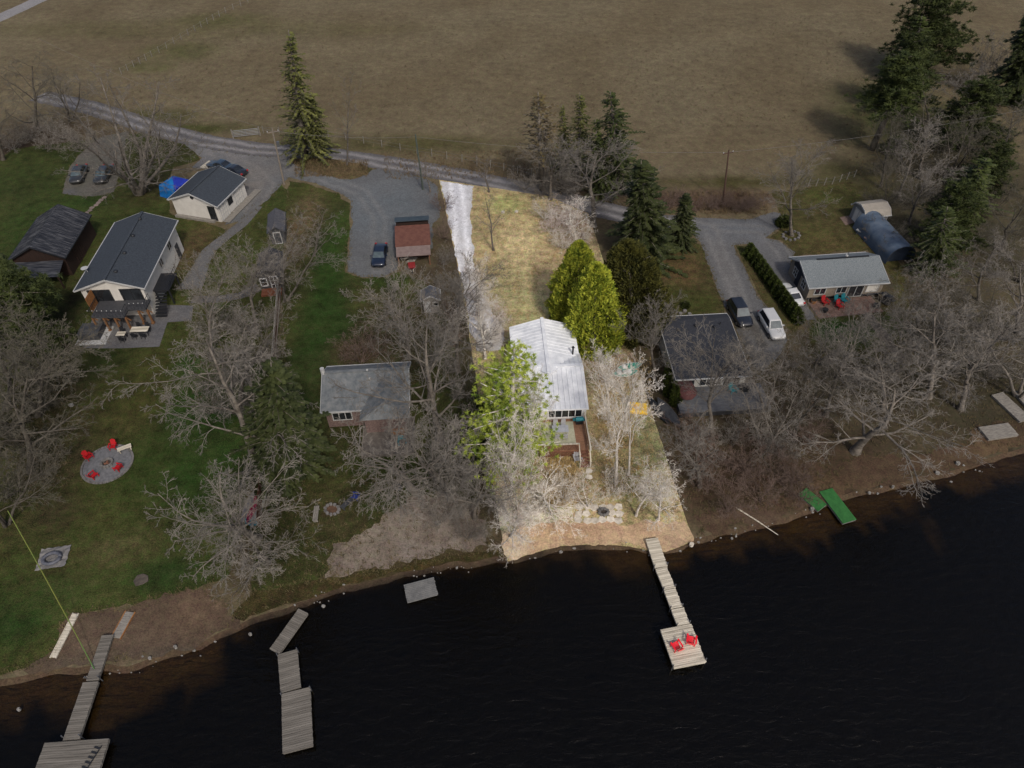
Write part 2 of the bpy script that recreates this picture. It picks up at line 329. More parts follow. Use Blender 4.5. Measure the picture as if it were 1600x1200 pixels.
# road, yards and drives
ROADC, ROADD = s(108, 105, 104), s(88, 86, 87)
road_line = [(60, 150), (130, 165), (190, 183), (250, 203), (320, 221), (400, 233), (480, 238), (560, 248), (650, 262), (720, 275), (800, 292), (860, 306), (930, 325), (1010, 345), (1070, 352)]
rp = [G(u, v).xy for u, v in road_line]
def road_dist(x, y):
    best = 1e9; p = Vector((x, y))
    for a, b in zip(rp[:-1], rp[1:]):
        d = b - a; t = min(1, max(0, (p - a).dot(d) / d.length_squared)); best = min(best, (p - a - d * t).length)
    return best
def roadcol(x, y):
    d = road_dist(x, y) + .25 * fract(x, y, .3, 1.7); t = math.exp(-((d - .95) / .45) ** 2)
    return np.array(ROADD) * (1 - t) + np.array(s(128, 125, 124)) * t
yardc = blobs(s(95, 97, 98), [(440, 255, 60, 20, s(104, 102, 100), .8), (340, 240, 60, 20, s(112, 109, 108), .7), (380, 290, 40, 30, s(108, 103, 98), .8), (600, 330, 60, 40, s(92, 97, 100), .8), (585, 420, 40, 10, s(88, 88, 88), .6)], s(90, 91, 92), .2, 3)
sheet('gravel_yard', [(290, 226), (330, 224), (420, 238), (455, 246), (452, 254), (476, 264), (500, 271), (526, 279), (552, 280), (574, 272), (583, 266), (600, 262), (625, 264), (640, 272), (668, 280), (684, 292), (688, 340), (676, 350), (676, 388), (624, 398), (622, 422), (600, 432), (566, 433), (543, 425), (546, 375), (551, 340), (547, 312), (530, 300), (487, 285), (452, 277), (436, 292), (415, 315), (395, 332), (372, 346), (350, 352), (384, 300), (378, 276), (300, 262), (316, 246)], .011, GRAVEL, tracks(tracks(yardc, [(470, 262), (520, 284), (566, 300), (592, 340), (592, 420)], s(114, 113, 112)), [(330, 236), (392, 262), (420, 290), (392, 330)], s(118, 114, 110)), .5, .3, .4, 21)
sheet('grass_island', [(452, 250), (480, 246), (520, 248), (560, 256), (582, 264), (574, 272), (552, 280), (526, 278), (500, 270), (474, 262)], .02, GRASS, blobs(s(88, 74, 52), [(500, 256, 30, 8, s(64, 60, 34), .8), (575, 266, 10, 5, s(60, 62, 28), .7)], s(98, 80, 54), .3, 7), .6, .3, .4, 22)
band([(402, 322), (378, 350), (350, 372), (326, 392), (312, 420), (296, 452)], [.8, .8, .8, .9, 1.1, 1.6], .012, 'gravel_path', GRAVEL, blobs(s(96, 95, 94), []), .12, 23)
band([(300, 468), (340, 468), (375, 462), (405, 448)], [.7, .7, .7, .9], .013, 'gravel_path', GRAVEL, blobs(s(92, 90, 88), []), .12, 24)
sheet('parking_pad', [(97, 302), (108, 262), (122, 244), (140, 226), (160, 214), (200, 205), (192, 250), (178, 300), (164, 304), (130, 308)], .012, GRAVEL, blobs(s(92, 88, 82), [(104, 304, 14, 8, s(84, 84, 86), .7)], s(84, 82, 74), .3, 2), .7, .25, .4, 25)
band(road_line, 2.15, .016, 'road', GRAVEL, roadcol, .22, 26, .45)
band([(-40, 46), (30, 14), (90, -14)], 2.0, .016, 'lane', GRAVEL, blobs(s(128, 126, 126), []), .2, 28, .8)
drv = blobs(s(96, 96, 97), [(1150, 360, 60, 14, s(94, 97, 100), .8), (1140, 440, 12, 60, s(104, 102, 100), .7), (1170, 520, 30, 40, s(78, 74, 68), .8)], s(90, 90, 90), .2, 6)
sheet('driveway', [(1030, 340), (1084, 340), (1140, 342), (1175, 342), (1207, 331), (1220, 333), (1226, 350), (1195, 372), (1218, 376), (1242, 394), (1236, 410), (1262, 478), (1276, 500), (1250, 500), (1232, 470), (1172, 380), (1147, 383), (1160, 412), (1185, 462), (1202, 486), (1232, 530), (1215, 560), (1192, 580), (1176, 570), (1140, 492), (1125, 462), (1107, 415), (1095, 380), (1080, 364), (1050, 356)], .013, GRAVEL, tracks(tracks(drv, [(1050, 346), (1110, 356), (1122, 390), (1145, 440), (1165, 490), (1190, 540)], s(116, 114, 112), .85), [(1120, 356), (1190, 358), (1225, 395), (1250, 480)], s(112, 110, 108)), .5, .22, .4, 27)
pat = blobs(s(104, 84, 74), [(1360, 480, 30, 14, s(92, 86, 80), .7)], s(96, 80, 72), .3, 4)

# the middle lot: dry lawn, gravel drive, sandy lakefront, highlight brightness put into colours
LOT_LIT = s(180, 156, 108)  # tan lawn colour brightened to stand for the lot's highlight
lotc = blobs(LOT_LIT, [(830, 390, 60, 40, s(188, 164, 116), .8), (850, 440, 40, 20, s(160, 128, 88), .9), (820, 450, 60, 30, s(170, 158, 108), .7), (790, 320, 30, 14, s(150, 150, 84), .7), (860, 420, 30, 40, s(170, 142, 100), .8), (830, 490, 60, 16, s(166, 156, 104), .8), (895, 360, 30, 30, s(146, 118, 100), .8), (770, 500, 24, 40, s(140, 124, 100), .7),
    (935, 560, 30, 30, s(140, 112, 84), .8), (960, 600, 60, 30, s(150, 136, 108), .7), (1000, 690, 40, 60, s(146, 142, 96), .85), (960, 700, 30, 60, s(140, 120, 80), .8), (880, 745, 40, 26, s(140, 114, 80), .85), (830, 740, 40, 30, s(146, 120, 88), .8), (1000, 770, 40, 30, s(140, 128, 80), .8), (830, 805, 50, 22, s(206, 192, 170), .9), (790, 800, 30, 40, s(190, 176, 152), .8), (800, 620, 50, 90, s(120, 116, 70), .8), (990, 570, 20, 20, s(170, 142, 126), .8)], s(164, 140, 94), .14, 31)
LOT = [(686, 281), (857, 307), (919, 333), (1083, 846)]
lake_edge = [(1040, 862), (1010, 860), (985, 854), (930, 850), (870, 854), (830, 866), (793, 878)]
sheet('lot_lawn', LOT + lake_edge + [(775, 790), (745, 600), (718, 430)], .028, LOT_LITG, lotc, .9, .1, .5, 32)
shorec = blobs(s(186, 154, 118), [(870, 830, 60, 14, s(188, 148, 106), .8), (960, 830, 60, 14, s(176, 138, 104), .8), (1050, 820, 30, 20, s(176, 148, 116), .7), (800, 850, 24, 24, s(196, 180, 156), .9), (1060, 846, 20, 12, s(150, 122, 96), .8)], s(172, 140, 104), .4, 33)
sheet('sandy_shore', [(1070, 812), (1083, 846)] + lake_edge + [(788, 860), (784, 830), (820, 822), (870, 812), (930, 816), (1000, 815)], .034, SAND, shorec, .7, .55, .3, 34)
lit_drivec = blobs(s(190, 190, 192), [(712, 320, 16, 30, s(186, 186, 192), .7), (735, 450, 20, 40, s(206, 202, 196), .7), (765, 520, 24, 20, s(170, 156, 142), .8)], s(184, 182, 182), .35, 35)  # gravel brightened in colour as part of the highlighted lot
sheet('lot_driveway', [(688, 283), (740, 291), (738, 302), (735, 330), (738, 370), (741, 410), (748, 450), (764, 480), (786, 512), (784, 548), (746, 548), (736, 520), (722, 440), (712, 400), (700, 340)], .036, GRAVEL, tracks(lit_drivec, [(712, 284), (718, 340), (722, 400), (732, 450), (760, 530)], s(232, 232, 234), .75, .35, .8), .4, .3, .35, 36)
# sand and banks outside it
sandc = blobs(s(124, 112, 104), [(600, 820, 60, 24, s(132, 120, 106), .8), (560, 860, 40, 20, s(112, 100, 86), .7), (640, 800, 40, 20, s(122, 108, 98), .8)], s(100, 86, 74), .3, 37)
sheet('sand_patch', [(502, 880), (520, 850), (560, 830), (590, 815), (620, 790), (650, 772), (690, 768), (740, 790), (760, 830), (770, 858), (700, 866), (620, 882), (540, 900), (505, 905)], .012, SAND, sandc, .8, 1.1, .35, 38)
beachc = blobs(s(88, 70, 54), [(200, 1000, 90, 26, s(94, 76, 60), .8), (310, 950, 40, 30, s(100, 78, 60), .8), (120, 1035, 60, 10, s(84, 74, 62), .8), (250, 1020, 80, 10, s(78, 68, 58), .8)], s(80, 64, 50), .3, 39)
sheet('beach', [(96, 985), (110, 964), (180, 952), (250, 936), (335, 912), (346, 940), (352, 965), (375, 975), (345, 988), (270, 1018), (200, 1038), (140, 1038), (75, 1044), (40, 1050), (60, 1030)], .013, SAND, beachc, .8, .8, .35, 40)
bankc = blobs(s(82, 62, 46), [(1180, 810, 80, 16, s(84, 66, 52), .8), (1300, 760, 60, 20, s(84, 64, 44), .8), (1450, 730, 80, 20, s(80, 62, 44), .8), (1560, 700, 60, 20, s(88, 68, 46), .8)], s(72, 56, 40), .25, 41)
sheet('lake_bank', [(1084, 800), (1150, 790), (1230, 770), (1300, 735), (1350, 712), (1420, 712), (1500, 690), (1560, 662), (1660, 640), (1700, 668), (1640, 688), (1560, 708), (1480, 733), (1400, 753), (1330, 768), (1262, 788), (1230, 806), (1150, 824), (1090, 838)], .012, SAND, bankc, .8, .9, .35, 42)
sheet('lake_bank', [(400, 925), (500, 905), (620, 884), (700, 868), (775, 862), (790, 870), (760, 872), (700, 879), (620, 895), (540, 915), (480, 935), (425, 954), (380, 972), (360, 960)], .013, GRASS, blobs(s(66, 56, 28), [(660, 886, 60, 8, s(76, 62, 30), .8)], s(58, 50, 28), .3, 43), .8, .35, .5, 44)

# lake bed and water
offs = [0, .5, 1.0, 1.6, 2.4, 3.4, 4.6, 6, 8, 11, 15, 22, 40, 3000]; zz = [-.004, -.29, -.34, -.40, -.46, -.54, -.64, -.8, -1.0, -1.3, -1.7, -2.2, -3, -6]
vv = []; cc = []
BED = {'s': np.array(s(86, 68, 46)), 'w': np.array(s(70, 55, 30)), 'd': np.array(s(18, 18, 18))}
def shallow(x):      # how far the pale bed reaches out, in metres
    u = 800 + x * 17
    pts = [(-60, 9), (-30, 8), (-26.5, 7.5), (-23, 5.5), (-20.5, 1), (-16, .6), (-4, .7), (0, 1.3), (6, 2.4), (10, 2.8), (14, 3), (17, 3.2), (24, 4.5), (30, 6), (36, 6.5), (44, 7), (60, 8)]
    for (a, b), (c, d) in zip(pts[:-1], pts[1:]):
        if a <= x <= c: return b + (d - b) * (x - a) / (c - a)
    return 8
for a in ring:
    for o_, z_ in zip(offs, zz):
        y = a.y - o_; vv.append((a.x, y, z_))
        t = o_ - .5 * shallow(a.x) * (1 + 1.2 * fract(a.x, y, .16, 8.8) + .4 * fract(a.x, y, .6, 2.8)); t = min(1, max(0, t / 1.2 + .5))
        c0 = BED['s'] * (1 - min(1, o_ / 3)) + BED['w'] * min(1, o_ / 3)
        if o_ < .6: c0 = np.array(s(74, 58, 42))
        cc.append(c0 * (1 - t) + BED['d'] * t)
nO = len(offs); fc = []
for i in range(len(ring) - 1):
    for j in range(nO - 1): fc.append((i * nO + j, i * nO + j + 1, (i + 1) * nO + j + 1, (i + 1) * nO + j))
me = bpy.data.meshes.new('lake_bed'); me.from_pydata(vv, [], fc); ca = me.color_attributes.new('Col', 'FLOAT_COLOR', 'POINT')
dat = np.ones((len(vv), 4), dtype=np.float32); dat[:, :3] = np.array(cc); ca.data.foreach_set('color', dat.ravel()); me.materials.append(SAND)
bed = bpy.data.objects.new('lake_bed', me); C.objects.link(bed); bed['kind'] = 'structure'
wm = bpy.data.materials.new('lake_water'); wm.use_nodes = True; n = wm.node_tree.nodes; l = wm.node_tree.links; n.clear()
out = n.new('ShaderNodeOutputMaterial'); mx = n.new('ShaderNodeMixShader'); tr = n.new('ShaderNodeBsdfTransparent'); gl = n.new('ShaderNodeBsdfGlossy'); fr = n.new('ShaderNodeFresnel')
tr.inputs[0].default_value = (.62, .55, .42, 1); gl.inputs['Roughness'].default_value = .2; fr.inputs[0].default_value = 1.33
ge = n.new('ShaderNodeNewGeometry'); mp = n.new('ShaderNodeMapping'); mp.inputs['Rotation'].default_value = (0, 0, R(-12)); mp.inputs['Scale'].default_value = (.7, 1.7, 1)
t1 = n.new('ShaderNodeTexNoise'); t1.inputs['Scale'].default_value = 1.1; t1.inputs['Detail'].default_value = 5; t1.inputs['Distortion'].default_value = .6
bp = n.new('ShaderNodeBump'); bp.inputs['Strength'].default_value = .6; bp.inputs['Distance'].default_value = .17
l.new(ge.outputs['Position'], mp.inputs[0]); l.new(mp.outputs[0], t1.inputs['Vector']); l.new(t1.outputs['Fac'], bp.inputs['Height'])
for q in (gl, fr): l.new(bp.outputs[0], q.inputs['Normal'])
l.new(fr.outputs[0], mx.inputs[0]); l.new(tr.outputs[0], mx.inputs[1]); l.new(gl.outputs[0], mx.inputs[2]); l.new(mx.outputs[0], out.inputs[0])
WZ = -.26
w = MB().add([(-3000, -3000, WZ), (3000, -3000, WZ), (3000, 120, WZ), (-3000, 120, WZ)], [(0, 1, 2, 3)]).build('lake', wm); w['kind'] = 'structure'
def prune_water():
    me = w.data; me.clear_geometry()
    up = [(a.x, a.y + 1.5, WZ) for a in ring]; dn = [(a.x, -3000, WZ) for a in ring]; k = len(ring)
    me.from_pydata(up + dn, [], [(i, k + i, k + i + 1, i + 1) for i in range(k - 1)]); me.update()
prune_water()
def water_edge_y(x):
    for a, b in zip(ring[:-1], ring[1:]):
        if a.x <= x <= b.x: return a.y + (b.y - a.y) * (x - a.x) / max(1e-6, b.x - a.x)
    return 30
# ------------------------------------------------------------------ buildings
def zfor(y, v):
    d = ray(800, v); return CAM_H + y / d.y * d.z
SHING_D = mat('dark_slate_shingles', s(40, 46, 53), s(58, 64, 71), 6, .85, bump=.35, stretch=(1, 1, 1), bscale=14)
SHING_B = mat('black_shingles', s(32, 34, 40), s(50, 52, 58), 7, .85, bump=.35, bscale=14)
SHING_G = mat('grey_shingles', s(86, 92, 94), s(120, 126, 128), 9, .85, bump=.35, bscale=16)
ROOF_G = mat('weathered_grey_roof', s(82, 88, 92), s(112, 114, 114), 1.6, .75, bump=.15, stretch=(1, 1, 1), bscale=12)
METAL_D = mat('dark_metal_roof', s(30, 32, 38), s(98, 99, 102), 1.2, .5, stretch=(.4, 7, 1), mid=(.45, .75))
METAL_W = mat('white_metal_roof', s(200, 203, 208), s(232, 234, 236), .8, .5, stretch=(1, 1, 1))  # white metal, its brightness also carrying the lot's highlight
SIDING = mat('white_siding', s(186, 182, 174), s(198, 194, 186), 1.2, .7)
SIDING_T = mat('tan_siding', s(118, 108, 96), s(134, 124, 110), 1.5, .7)
NAVY = mat('navy_siding', s(26, 30, 40), s(36, 41, 52), 2, .7)
BARN = mat('dark_brown_boards', s(30, 19, 14), s(48, 30, 22), 2.5, .85, stretch=(4, 4, 1))
BRICK = mat('mottled_brown_brick', s(88, 70, 66), s(118, 100, 94), 6, .9, bump=.3)
TARPB = mat('blue_tarp', s(14, 84, 150), s(26, 110, 176), 1.5, .5, bump=.4, bscale=4)
TARPN = mat('navy_tarp', s(24, 40, 140), s(30, 52, 160), 1.5, .5)
TARPG = mat('slate_blue_fabric', s(62, 78, 96), s(92, 102, 114), .8, .7, bump=.3, bscale=3)
GREENR = mat('teal_grey_roof', s(50, 62, 70), s(64, 74, 80), 2, .7)
REDR = mat('rusty_red_roof', s(88, 54, 44), s(104, 68, 56), 2, .8)
PINKR = mat('faded_pink_roof', s(104, 88, 84), s(120, 104, 98), 2, .8)
CONC = mat('grey_pavers', s(86, 87, 90), s(108, 108, 110), 3, .9, bump=.2)

def zprof(prof, x):
    for (a, za), (b, zb) in zip(prof[:-1], prof[1:]):
        if a <= x <= b: return za + (zb - za) * (x - a) / (b - a)
    return prof[-1][1]
def building(root, prof, L, rm, wm_, oh=.3, th=.1, rib=0, trim=TRIM, vent=None, base=0.0, open_end=False):
    """walls and roof swept along y; prof runs from the left eave over the ridge to the right eave"""
    x0, x1 = prof[0][0], prof[-1][0]; h = L / 2; xi0, xi1 = x0 + oh, x1 - oh; hi = h - oh
    inner = [(xi0, zprof(prof, xi0))] + [p for p in prof[1:-1] if xi0 < p[0] < xi1] + [(xi1, zprof(prof, xi1))]
    cs = [(xi0, base), (xi1, base)] + [(x, z - th - .015) for x, z in reversed(inner)]
    k = len(cs); m = MB()
    if open_end:
        for (a, b) in ((cs[0], cs[-1]), (cs[2], cs[1])):
            m.add([(a[0], -hi, a[1]), (a[0], hi, a[1]), (b[0], hi, b[1]), (b[0], -hi, b[1])], [(0, 1, 2, 3)])
        m.add([(x, hi, z) for x, z in cs], [tuple(range(k))])
    else:
        m.add([(x, -hi, z) for x, z in cs] + [(x, hi, z) for x, z in cs], [tuple(range(k)), tuple(range(k, 2 * k))[::-1]] + [(i, k + i, k + (i + 1) % k, (i + 1) % k) for i in range(k)])
    m.build('wall', wm_, root)
    p = prof; k = len(p); r = MB()
    top = [(x, -h, z) for x, z in p] + [(x, h, z) for x, z in p]; bot = [(x, y, z - th) for x, y, z in top]
    fs = [(i, i + 1, k + i + 1, k + i) for i in range(k - 1)]
    fs2 = [tuple(2 * k + j for j in f[::-1]) for f in fs]
    ends = [(i, 2 * k + i, 2 * k + i + 1, i + 1) for i in range(k - 1)] + [(k + i, k + i + 1, 3 * k + i + 1, 3 * k + i) for i in range(k - 1)]
    side = [(0, k, 3 * k, 2 * k), (k - 1, 3 * k - 1, 4 * k - 1, 2 * k - 1)]
    r.add(top + bot, fs + fs2 + ends + side)
    if rib:
        y = -h + rib / 2
        while y < h:
            for (a, za), (b, zb) in zip(p[:-1], p[1:]):
                r.add([(a, y - .035, za - .01), (a, y + .035, za - .01), (a, y + .02, za + .07), (a, y - .02, za + .07), (b, y - .035, zb - .01), (b, y + .035, zb - .01), (b, y + .02, zb + .07), (b, y - .02, zb + .07)],
                      [(0, 4, 7, 3), (3, 7, 6, 2), (2, 6, 5, 1), (0, 3, 2, 1), (4, 5, 6, 7)])
            y += rib
    ro = r.build('roof', rm, root)
    if vent:
        i = max(range(k), key=lambda j: p[j][1]); c = MB().box((p[i][0], 0, p[i][1] + .05), (.34, L + .02, .1)); c.build('ridge_cap', vent, ro)
    if trim:
        t = MB()
        for sy in (-1, 1):
            for (a, za), (b, zb) in zip(p[:-1], p[1:]):
                y0, y1 = sy * (h + .003), sy * (h + .045)
                t.add([(a, y0, za + .012), (b, y0, zb + .012), (b, y0, zb - .2), (a, y0, za - .2), (a, y1, za + .012), (b, y1, zb + .012), (b, y1, zb - .2), (a, y1, za - .2)],
                      [(0, 1, 2, 3), (7, 6, 5, 4), (0, 4, 5, 1), (1, 5, 6, 2), (2, 6, 7, 3), (3, 7, 4, 0)])
        for x, z, sx in ((x0, p[0][1], -1), (x1, p[-1][1], 1)):
            t.box((x + sx * .055, 0, z - .06), (.1, L + .1, .13))
        t.build('fascia', trim, ro)
    return (xi0, xi1, hi)
def window(root, inn, wall, a, z, w, h, nv=1, nh=0, frame=None, pane=None, fw=.09, name='window'):
    xi0, xi1, hi = inn
    M = {'F': (Matrix.Rotation(0, 4, 'Z'), Vector((0, -hi, 0))), 'B': (Matrix.Rotation(math.pi, 4, 'Z'), Vector((0, hi, 0))),
         'L': (Matrix.Rotation(-math.pi / 2, 4, 'Z'), Vector((xi0, 0, 0))), 'R': (Matrix.Rotation(math.pi / 2, 4, 'Z'), Vector((xi1, 0, 0)))}[wall]
    def loc(x, y, zz): v = M[0] @ Vector((x, y, zz)) + M[1]; return v
    f = MB()
    rz = {'F': 0, 'B': math.pi, 'L': -math.pi / 2, 'R': math.pi / 2}[wall]
    for sx in (-1, 1): f.box(loc(a + sx * (w / 2), -.03, z), (fw, .1, h + fw), rz)
    for sz in (-1, 1): f.box(loc(a, -.028, z + sz * h / 2), (w - fw - .004, .09, fw), rz)
    for i in range(1, nv): f.box(loc(a - w / 2 + w * i / nv, -.026, z), (.07, .08, h - fw - .004), rz)
    for i in range(1, nh): f.box(loc(a, -.024, z - h / 2 + h * i / nh), (w - fw - .004, .07, .05), rz)
    fo = f.build(name, frame or TRIM, root)
    g = MB().box(loc(a, -.012, z), (w - .02, .03, h - .02), rz); g.build('pane', pane or GLASS, fo)
    return fo
def gprof(W, he, hr, ro=0.0): return [(-W / 2, he), (ro, hr), (W / 2, he)]
def bthing(name, label, q, z, cat='house', turn=0):
    ce, ang, W, L = rect(q, z)
    t = thing(name, label, cat, (ce.x, ce.y, 0), ang + turn)
    return (t, W, L) if not turn else (t, L, W)
def to_local(root, u, v, z):
    p = G(u, v, z) - Vector(root.location); a = -root.rotation_euler[2]
    return Vector((p.x * math.cos(a) - p.y * math.sin(a), p.x * math.sin(a) + p.y * math.cos(a), z))
def roof_vent(root, u, v, prof, m=BLACK, r=.16, h=.28):
    z = max(p[1] for p in prof) - .3
    for _ in range(4):
        p = to_local(root, u, v, z); z = zprof(prof, p.x)
    MB().disc((p.x, p.y, z - .05), r * .6, h, 10).disc((p.x, p.y, z - .05 + h), r, .1, 12, r * .7).build('roof_vent', m, root)

# --- house with the dark slate roof on the left, deck and patio towards the lake
h1, W, L = bthing('lake_house', 'white house with long dark slate gable roof and lake-side deck', [(119, 454), (226, 451), (276, 345), (177, 347)], 4.3)
pr = gprof(W, 4.3, 5.7); inn = building(h1, pr, L, SHING_D, SIDING, .45, .12, vent=SHING_D)
window(h1, inn, 'F', -1.55, 3.1, 2.5, 1.7, 2, 0, BLACK); window(h1, inn, 'F', 2.0, 3.05, 2.3, 1.8, 2, 0, BLACK)
for yy in (3.2, -.4): window(h1, inn, 'R', yy, 3.1, 1.1, 1.1, 2)
MB().box((inn[1] + .03, 4.9, 1.05), (.06, 1.0, 2.1)).build('door', DARKGREY, h1)
for u, v in ((219, 343), (208, 369), (195, 396), (181, 425)): roof_vent(h1, u, v, pr, BLACK, .24, .2)
dl = to_local(h1, 137, 424, 4.5); m = MB().tube([(dl.x, dl.y, 4.35), (dl.x - .1, dl.y, 4.9)], .04); m.disc((dl.x - .15, dl.y - .05, 4.9), .15, .12, 12, .42); m.build('satellite_dish', TRIM, h1)
dk = [to_local(h1, u, v, 2.35) for u, v in ((142, 495), (194, 495), (197, 484), (229, 480), (226, 462), (150, 470))]
yb = -inn[2] - .02
poly = [(dk[0].x, dk[0].y), (dk[1].x, dk[1].y), (dk[1].x, dk[2].y), (dk[3].x, dk[2].y), (dk[3].x, yb), (dk[0].x, yb)]
MB().prism(poly, 2.15, 2.35).build('deck', DARKGREY, h1)
rl = MB(); pts = [(poly[0][0], yb)] + poly[:4] + [(poly[3][0], yb)]
for a, b in zip(pts[:-1], pts[1:]):
    rl.tube([(a[0], a[1], 3.2), (b[0], b[1], 3.2)], .045, 4); n_ = max(1, int((Vector(b) - Vector(a)).length / .4))
    for i in range(n_ + 1):
        q = Vector(a).lerp(Vector(b), i / n_); rl.tube([(q.x, q.y, 2.35), (q.x, q.y, 3.2)], .02, 4)
rl.build('railing', BLACK, h1)
for i in range(6):
    e = Vector(poly[0]).lerp(Vector(poly[1]), i / 3) if i < 4 else Vector(poly[2]).lerp(Vector(poly[3]), (i - 3) / 2)
    pm = MB().box((e.x, e.y + .15, 1.07), (.2, .2, 2.14)); pm.box((e.x + .24, e.y + .15, 1.9), (.1, .1, .68), ry=R(-45)); pm.box((e.x, e.y + .15, .12), (.34, .34, .24)); pm.build('deck_post', mat('dark_cedar_wood', s(92, 62, 36), s(118, 84, 54), 3, .8), h1)
sc = MB()
for i in range(9): sc.box((poly[0][0] - .1, yb - .3 - i * .2, 3.3), (.05, .16, 2.0))
sc.build('privacy_screen', WOOD, h1)
for i in range(12):
    e = Vector(poly[0]).lerp(Vector(poly[1]), i / 7) if i < 8 else Vector(poly[2]).lerp(Vector(poly[3]), (i - 7) / 4)
    b = MB().disc((e.x, e.y - .06, 3.22), .03, .05, 8, .06).disc((e.x, e.y - .06, 3.27), .06, .06, 8, .03); b.build('string_bulb', TRIM, h1)
ld = MB().box((inn[1] + 1.0, -3.2, 2.2), (1.9, 3.4, .14))
for i in range(9): ld.box((inn[1] + 1.0, -5.0 - i * .28, 2.1 - i * .23), (1.3, .3, .06))
ld.build('side_stairs', BLACK, h1)
rl = MB()
for i in range(8): rl.tube([(inn[1] + 1.92, -4.9 + i * .48, 2.27), (inn[1] + 1.92, -4.9 + i * .48, 3.2)], .025, 4)
rl.tube([(inn[1] + 1.92, -4.9, 3.2), (inn[1] + 1.92, -1.5, 3.2)], .04, 4); rl.build('railing', BLACK, h1)
for i in range(4): MB().box((inn[1] + .2 + (i % 2) * 1.6, -4.7 + (i // 2) * 3.0, 1.06), (.16, .16, 2.12)).build('deck_post', BLACK, h1)

# --- garage
g1, W, L = bthing('garage', 'white gable garage with dark roof between the blue tarp tent and gravel yard', [(264, 311), (340, 324), (381, 280), (310, 267)], 2.7, 'garage')
pr = gprof(W, 2.7, 4.2); inn = building(g1, pr, L, SHING_D, SIDING, .35, .1, vent=SHING_D)
window(g1, inn, 'F', 2.5, 1.25, 1.0, 2.1, 2, 4, BLACK, name='door'); window(g1, inn, 'R', -.5, 1.6, 1.0, .9, 2, 2, BLACK)
MB().tube([(0, -inn[2] - .07, 3.35), (0, -inn[2] + .02, 3.35)], .26, 14).build('gable_vent', BLACK, g1)
for yy in (-2.2, 1.6): window(g1, inn, 'R', yy, 1.1, 1.9, 2.1, 4, 3, TRIM, SIDING, name='garage_door')
bw = MB()
for i in range(30): bw.box((inn[1] + .75, -inn[2] + .1 + i * .3, .14), (1.0, .26, .06))
tag(bw.build('boardwalk', WOODG), 'pale wooden boardwalk along the side of the white garage', 'boardwalk'); o = bpy.data.objects['boardwalk']
o.location = g1.location; o.rotation_euler = g1.rotation_euler; 
mm = MB().box((-.4, -inn[2] - .32, .16), (W - 1.5, .5, .3)); t = tag(mm.build('timber_edging', WOODG), 'pale timber edging under the gable wall of the white garage', 'edging'); t.location = g1.location; t.rotation_euler = g1.rotation_euler

# --- dark barn at the left edge
b1, W, L = bthing('barn', 'dark brown board barn with streaked black metal roof', [(14, 408), (102, 402), (141, 337), (58, 338)], 2.9, 'barn')
pr = gprof(W, 2.9, 4.7); inn = building(b1, pr, L, METAL_D, BARN, .35, .08, rib=.45, trim=BLACK)
window(b1, inn, 'R', -1, 1.2, 2.2, 2.2, 4, 0, BARN, BARN, name='barn_door')
lt = MB().slab([(-W / 2 + .3, -L / 2 - 2.6, 2.0), (W / 2 - .3, -L / 2 - 2.6, 2.0), (W / 2 - .3, -L / 2 - .08, 2.62), (-W / 2 + .3, -L / 2 - .08, 2.62)], .08); lt.build('lean_to_roof', METAL_D, b1)
for sx in (-1, 1): MB().box((sx * (W / 2 - .5), -L / 2 - 2.4, .98), (.16, .16, 1.95)).build('post', BARN, b1)

# --- grey-roofed cottage in the middle left
h3, W, L = bthing('grey_cottage', 'small cottage with weathered grey roof and brick front behind the spruce', [(502, 642), (641, 638), (640, 566), (510, 573)], 2.7, turn=math.pi / 2)
pr = gprof(W, 2.7, 4.1, -.35 + W * .12); pr[1] = (W * .14, 4.1); inn = building(h3, pr, L, ROOF_G, BRICK, .35, .1, rib=0, vent=ROOF_G)
window(h3, inn, 'L', -2.45, 1.6, 1.9, 1.1, 3); window(h3, inn, 'F', -.5, 1.5, 1.0, 1.0, 2)
for u, v in ((574, 580), (578, 593)): roof_vent(h3, u, v, pr, TRIM, .12, .2)
MB().tube([(W * .14, L / 2 - .1, 3.9), (W * .14, L / 2 - .1, 4.75)], .22, 8).build('chimney', TRIM, h3)
WX = 4.9; ppr = [(-WX / 2, 2.6), (0, 3.75), (WX / 2, 2.6)]
xm = MB(); yc = -L / 2 + WX / 2 - .05; xs0 = -W / 2 - 1.4; xs1 = W * .10
def hipv(x, y, z): return (x, y, z)
xm.add([(xs0, yc - WX / 2, 2.64), (xs0, yc + WX / 2, 2.64), (xs0 + 1.1, yc, 3.95), (xs1, yc, 3.95), (xs1, yc - WX / 2, 2.64), (xs1, yc + WX / 2, 2.64)], [(0, 2, 1), (0, 4, 3, 2), (1, 2, 3, 5), (0, 1, 5, 4), (3, 4, 5)])
xm.build('porch_roof', ROOF_G, h3)
pw = MB().box((xs0 + 1.0, yc, 1.3), (1.4, WX - .8, 2.6)); pw.build('porch_wall', BRICK, h3)
dkm = MB()
for i in range(34): dkm.box((xs0 - 2.55 + i * .14, yc - .1, .42), (.125, WX + .3, .05))
dkm.box((xs0 - .2, yc - .1, .2), (4.7, WX + .2, .36)); dkm.build('deck', mat('faded_brown_deck', s(84, 78, 72), s(106, 99, 92), 2, .85), h3)
for yy in (yc - WX / 2 - .2, yc + WX / 2 + .1):
    rl = MB(); rl.tube([(xs0 - 2.5, yy, 1.3), (xs0 + .3, yy, 1.3)], .05, 4).tube([(xs0 - 2.5, yy, .4), (xs0 - 2.5, yy, 1.3)], .05, 4).tube([(xs0 - 1, yy, .4), (xs0 - 1, yy, 1.3)], .05, 4)
    rl.build('railing', WOODG, h3)

